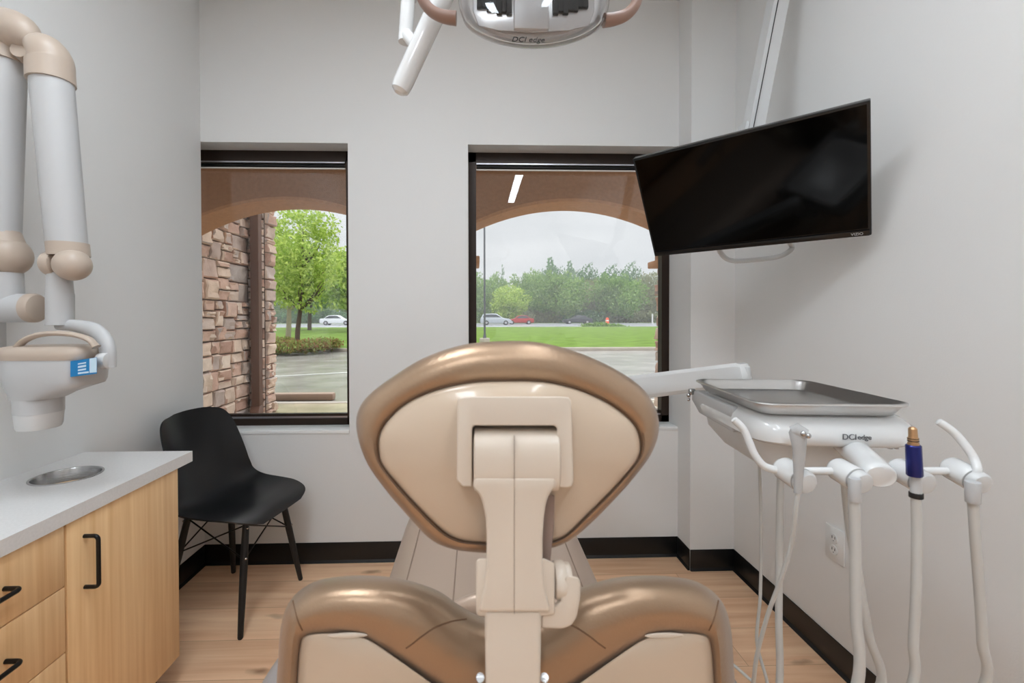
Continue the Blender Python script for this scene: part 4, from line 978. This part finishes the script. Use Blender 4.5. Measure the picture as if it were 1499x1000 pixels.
# far tree line
protos = {}
for key, mt, kind, sd in (('a', lf_mid, 'round', 3), ('b', lf_mid, 'round', 9), ('d', lf_dark, 'tall', 4), ('o', lf_olive, 'round', 6), ('c', lf_dark, 'cone', 8), ('l', lf_bright, 'round', 12)):
    protos[key] = (leafmesh('foliage', mt, clump(1.0, 1.0, .12 if kind != 'cone' else .05, sd, 12, kind), 5200, .028 if kind != 'cone' else .02, sd, .6), None)
row = [(700, 402, 56, 88, 'a'), (716, 408, 40, 84, 'b'), (728, 401, 36, 92, 'a'), (736, 390, 26, 96, 'c'), (746, 420, 58, 80, 'l'), (765, 402, 46, 88, 'b'), (782, 396, 44, 92, 'a'), (808, 378, 52, 99, 'd'), (800, 398, 60, 84, 'b'), (832, 400, 66, 82, 'a'), (836, 383, 42, 99, 'd'), (862, 386, 46, 99, 'd'), (868, 410, 44, 86, 'o'), (888, 402, 52, 83, 'b'), (897, 388, 50, 97, 'd'), (916, 404, 62, 81, 'a'), (925, 384, 46, 99, 'd'), (948, 402, 50, 88, 'o'), (968, 400, 52, 90, 'o'), (990, 404, 52, 92, 'o'), (680, 404, 60, 90, 'b'),
       (402, 424, 46, 86, 'a'), (432, 418, 50, 90, 'd'), (466, 422, 50, 86, 'b'), (495, 424, 46, 88, 'a'), (525, 420, 50, 90, 'd'), (372, 420, 50, 88, 'b')]
names = {'a': 'broad mid green tree', 'b': 'rounded green tree', 'd': 'tall dark green tree', 'o': 'sparse olive grey tree', 'c': 'small pointed conifer', 'l': 'light yellow green tree'}
lmk = {700: 'behind the lamp post', 716: 'above the silver car', 728: 'above the rear of the silver car', 736: 'peeping over the trees above the silver car', 746: 'low over the red car', 765: 'behind the red car', 782: 'just right of the red car', 808: 'rising highest above the middle of the tree line', 800: 'in front of the tallest trees', 832: 'behind the front of the dark car', 836: 'rising behind the middle of the tree line', 862: 'rising right of the tallest tree, behind the dark car', 868: 'just right of the dark car', 888: 'behind the orange barrel', 897: 'rising behind the orange barrel tree', 916: 'large and round right of the orange barrel', 925: 'rising behind the large round tree', 948: 'right of the large round tree', 968: 'next to the right hand pier', 990: 'hidden behind the right hand pier', 680: 'left of the lamp post', 402: 'beyond the road left of the near tree', 432: 'beyond the road behind the near trunk', 466: 'beyond the road right of the near tree', 495: 'beyond the road above the white car', 525: 'at the right edge of the left window beyond the road', 372: 'beyond the road behind the stone wall'}
trm = trunkmb(1, .02, 77, .3).build('trunk', m_bark); tme = trm.data; bpy.data.objects.remove(trm)
for px_, ty, wp, Y, key in row:
    base = .45; c_ = atY(px_, ty, Y); h_ = c_.z-base; w_ = wp/658*Y*1.08
    t = thing('conifer_tree' if key == 'c' else 'distant_tree', names[key]+' '+lmk[px_], 'tree', (c_.x, Y, base), group='tree line beyond the road')
    o = bpy.data.objects.new('trunk', tme); C.objects.link(o); o.parent = t; o.scale = (h_, h_, h_*.75)
    o = bpy.data.objects.new('foliage', protos[key][0]); C.objects.link(o); o.parent = t; o.scale = (w_, w_, h_); o.rotation_euler = (0, 0, (px_ % 7)*.9)
# undergrowth hedge under the tree line
for k, (pa, pb_) in enumerate([(372, 525), (690, 770), (760, 840), (830, 905), (895, 1000)]):
    xa, xb = dirx(pa, 82), dirx(pb_, 82); bl = []
    r = random.Random(k); x = xa
    while x < xb: bl.append((x-(xa+xb)/2, r.uniform(-1, 1), .9, 1.6, 1.2, 1.2+r.uniform(-.3, .5))); x += 1.5
    o = link('undergrowth', leafmesh('undergrowth', [lf_dark, lf_mid, lf_olive, lf_dark, lf_olive][k], bl, 5000, .28, 90+k, .4)); o.location = ((xa+xb)/2, 83, .4)
    tag(o, ['dark undergrowth along the road seen in the left window', 'undergrowth along the road behind the silver car', 'olive undergrowth along the road behind the red car', 'dark undergrowth behind the dark car', 'olive undergrowth at the right end of the road'][k], 'undergrowth', kind='stuff')
# median planting
xa = dirx(884, 53)
o = link('median_shrubs', leafmesh('median_shrubs', lf_mid, [(-1.8, 0, .1, 1.2, .5, .35), (-.4, 0, .15, 1.2, .6, .45), (1, 0, .1, 1.3, .5, .3), (2, 0, .05, .9, .4, .2)], 1800, .12, 71, .4)); o.location = (xa, 53, .22)
tag(o, 'low green planting strip on the near side of the road', 'planting')

# lamp post, barrel, marker post
lp0 = atY(709.5, 495, 19.4)
t = thing('lamp_post', 'slim grey parking lot lamp post on a concrete footing in the lawn', 'lamp post', (lp0.x, 19.4, .03))
MB().cyl((lp0.x, 19.4, 0), (lp0.x, 19.4, lp0.z), .22, n=24, bev=.02).build('footing', m_conc, t)
MB().cyl((lp0.x, 19.4, lp0.z), (lp0.x, 19.4, 7.5), .045, .035, 12).cyl((lp0.x, 19.4, lp0.z), (lp0.x, 19.4, lp0.z+.15), .08, .06, 12).build('pole', m_pole, t)
MB().bb((lp0.x-.5, 19.25, 7.5), (lp0.x+.5, 19.55, 7.62), .02).build('lamp_head', m_pole, t)
bx_ = atY(889, 470, 66)
t = thing('traffic_barrel', 'bright orange traffic barrel beside the road', 'barrel', (bx_.x, 66, .3))
MB().lathe((bx_.x, 66, .3), [(.34, 0), (.34, .06), (.26, .07), (.25, .45), (.23, .5), (.22, .85), (.15, .95), (.1, 1.0)], 20).build('drum', m_orange, t)
MB().lathe((bx_.x, 66, .3), [(.256, .5), (.24, .52), (.235, .62), (.23, .64)], 20).build('reflective_band', m_paint, t)
bx_ = atY(955, 462, 76); tag(MB().cyl((bx_.x, 76, .3), (bx_.x, 76, bx_.z+.3), .16, .12, 10).build('marker_post', m_paint), 'small white post beyond the road near the right hand pier', 'post')

# cars
def car(label, px_, Y, flip, paint, Lc=4.5, Hc=1.5, style='hatch', z=.3):
    x = dirx(px_, Y); M_ = Matrix.Translation((x, Y, z)) @ (Matrix.Rotation(PI, 4, 'Z') if flip else Matrix.Identity(4))
    t = thing('car', label, 'car', M=M_)
    h = Lc/2; k = Hc/1.5
    # side outline, nose toward +x
    roofz = Hc
    body = [(-h, .35), (-h, .85*k), (-h+.1, .98*k), (-h*.45, 1.0*k), (h*.32, .98*k), (h*.85, .80*k), (h-.03, .62*k), (h, .40), (h-.1, .25), (-h+.1, .25)]
    b = MB(); b.prism([(p[0], -.86, p[1]) for p in body], [(p[0], .86, p[1]) for p in body], .06, 3); b.build('body', paint, t, world=False)
    if style == 'hatch': gh = [(-h+.12, .95*k), (-h+.35, roofz-.06), (-h*.3, roofz), (h*.05, roofz-.03), (h*.42, .95*k)]
    else: gh = [(-h*.78, .95*k), (-h*.48, roofz-.04), (-h*.1, roofz), (h*.1, roofz-.03), (h*.42, .95*k)]
    def sc_(p, s_): return (p[0], s_*(.82 if p[1] < Hc*.75 else .66), p[1])
    MB().prism([sc_(p, -1) for p in gh], [sc_(p, 1) for p in gh], .03, 2).build('cabin', paint, t, world=False)
    cx_ = sum(p[0] for p in gh)/len(gh); cz_ = 1.2*k
    gi = [(cx_+(p[0]-cx_)*.86, cz_+(p[1]-cz_)*.72) for p in gh]
    MB().prism([(p[0], -(.835 if p[1] < Hc*.75 else .70), p[1]) for p in gi], [(p[0], (.835 if p[1] < Hc*.75 else .70), p[1]) for p in gi]).build('windows', m_glassd, t, world=False)
    for sx in (-1, 1):
        for sy_ in (-1, 1):
            wh = MB().cyl((sx*h*.62, sy_*.70, .32), (sx*h*.62, sy_*.90, .32), .32, n=20, bev=.03).build('wheel', m_tire, t, world=False)
            MB().cyl((sx*h*.62, sy_*.85, .32), (sx*h*.62, sy_*.91, .32), .18, n=14).build('hubcap', m_alu, wh, world=False)
car('silver hatchback on the road just right of the lamp post', 726, 64, False, m_carsil, 4.4, 1.6)
car('red car on the road just behind the silver hatchback', 761, 70, True, m_carred, 4.2, 1.4, 'sedan')
car('dark sedan on the road in the middle of the right window', 845, 72, True, m_cardark, 4.6, 1.4, 'sedan')
car('white car on the road seen through the left window', 494, 66, False, m_carw, 4.6, 1.45, 'sedan')

# rain haze hanging over the lawn, road and tree line
M = bpy.data.materials.new('rain_haze'); M.use_nodes = True; n = M.node_tree; n.nodes.clear()
o_ = n.nodes.new('ShaderNodeOutputMaterial'); v_ = n.nodes.new('ShaderNodeVolumeScatter'); v_.inputs['Color'].default_value = (.96, .98, 1, 1); v_.inputs['Density'].default_value = .0024
n.links.new(v_.outputs[0], o_.inputs['Volume'])
hz = MB().bb((-90, 20, .0), (90, 115, 25)).build('rain_haze', M)
tag(hz, 'pale rain haze hanging over the lawn, road and far trees', 'haze', kind='stuff')
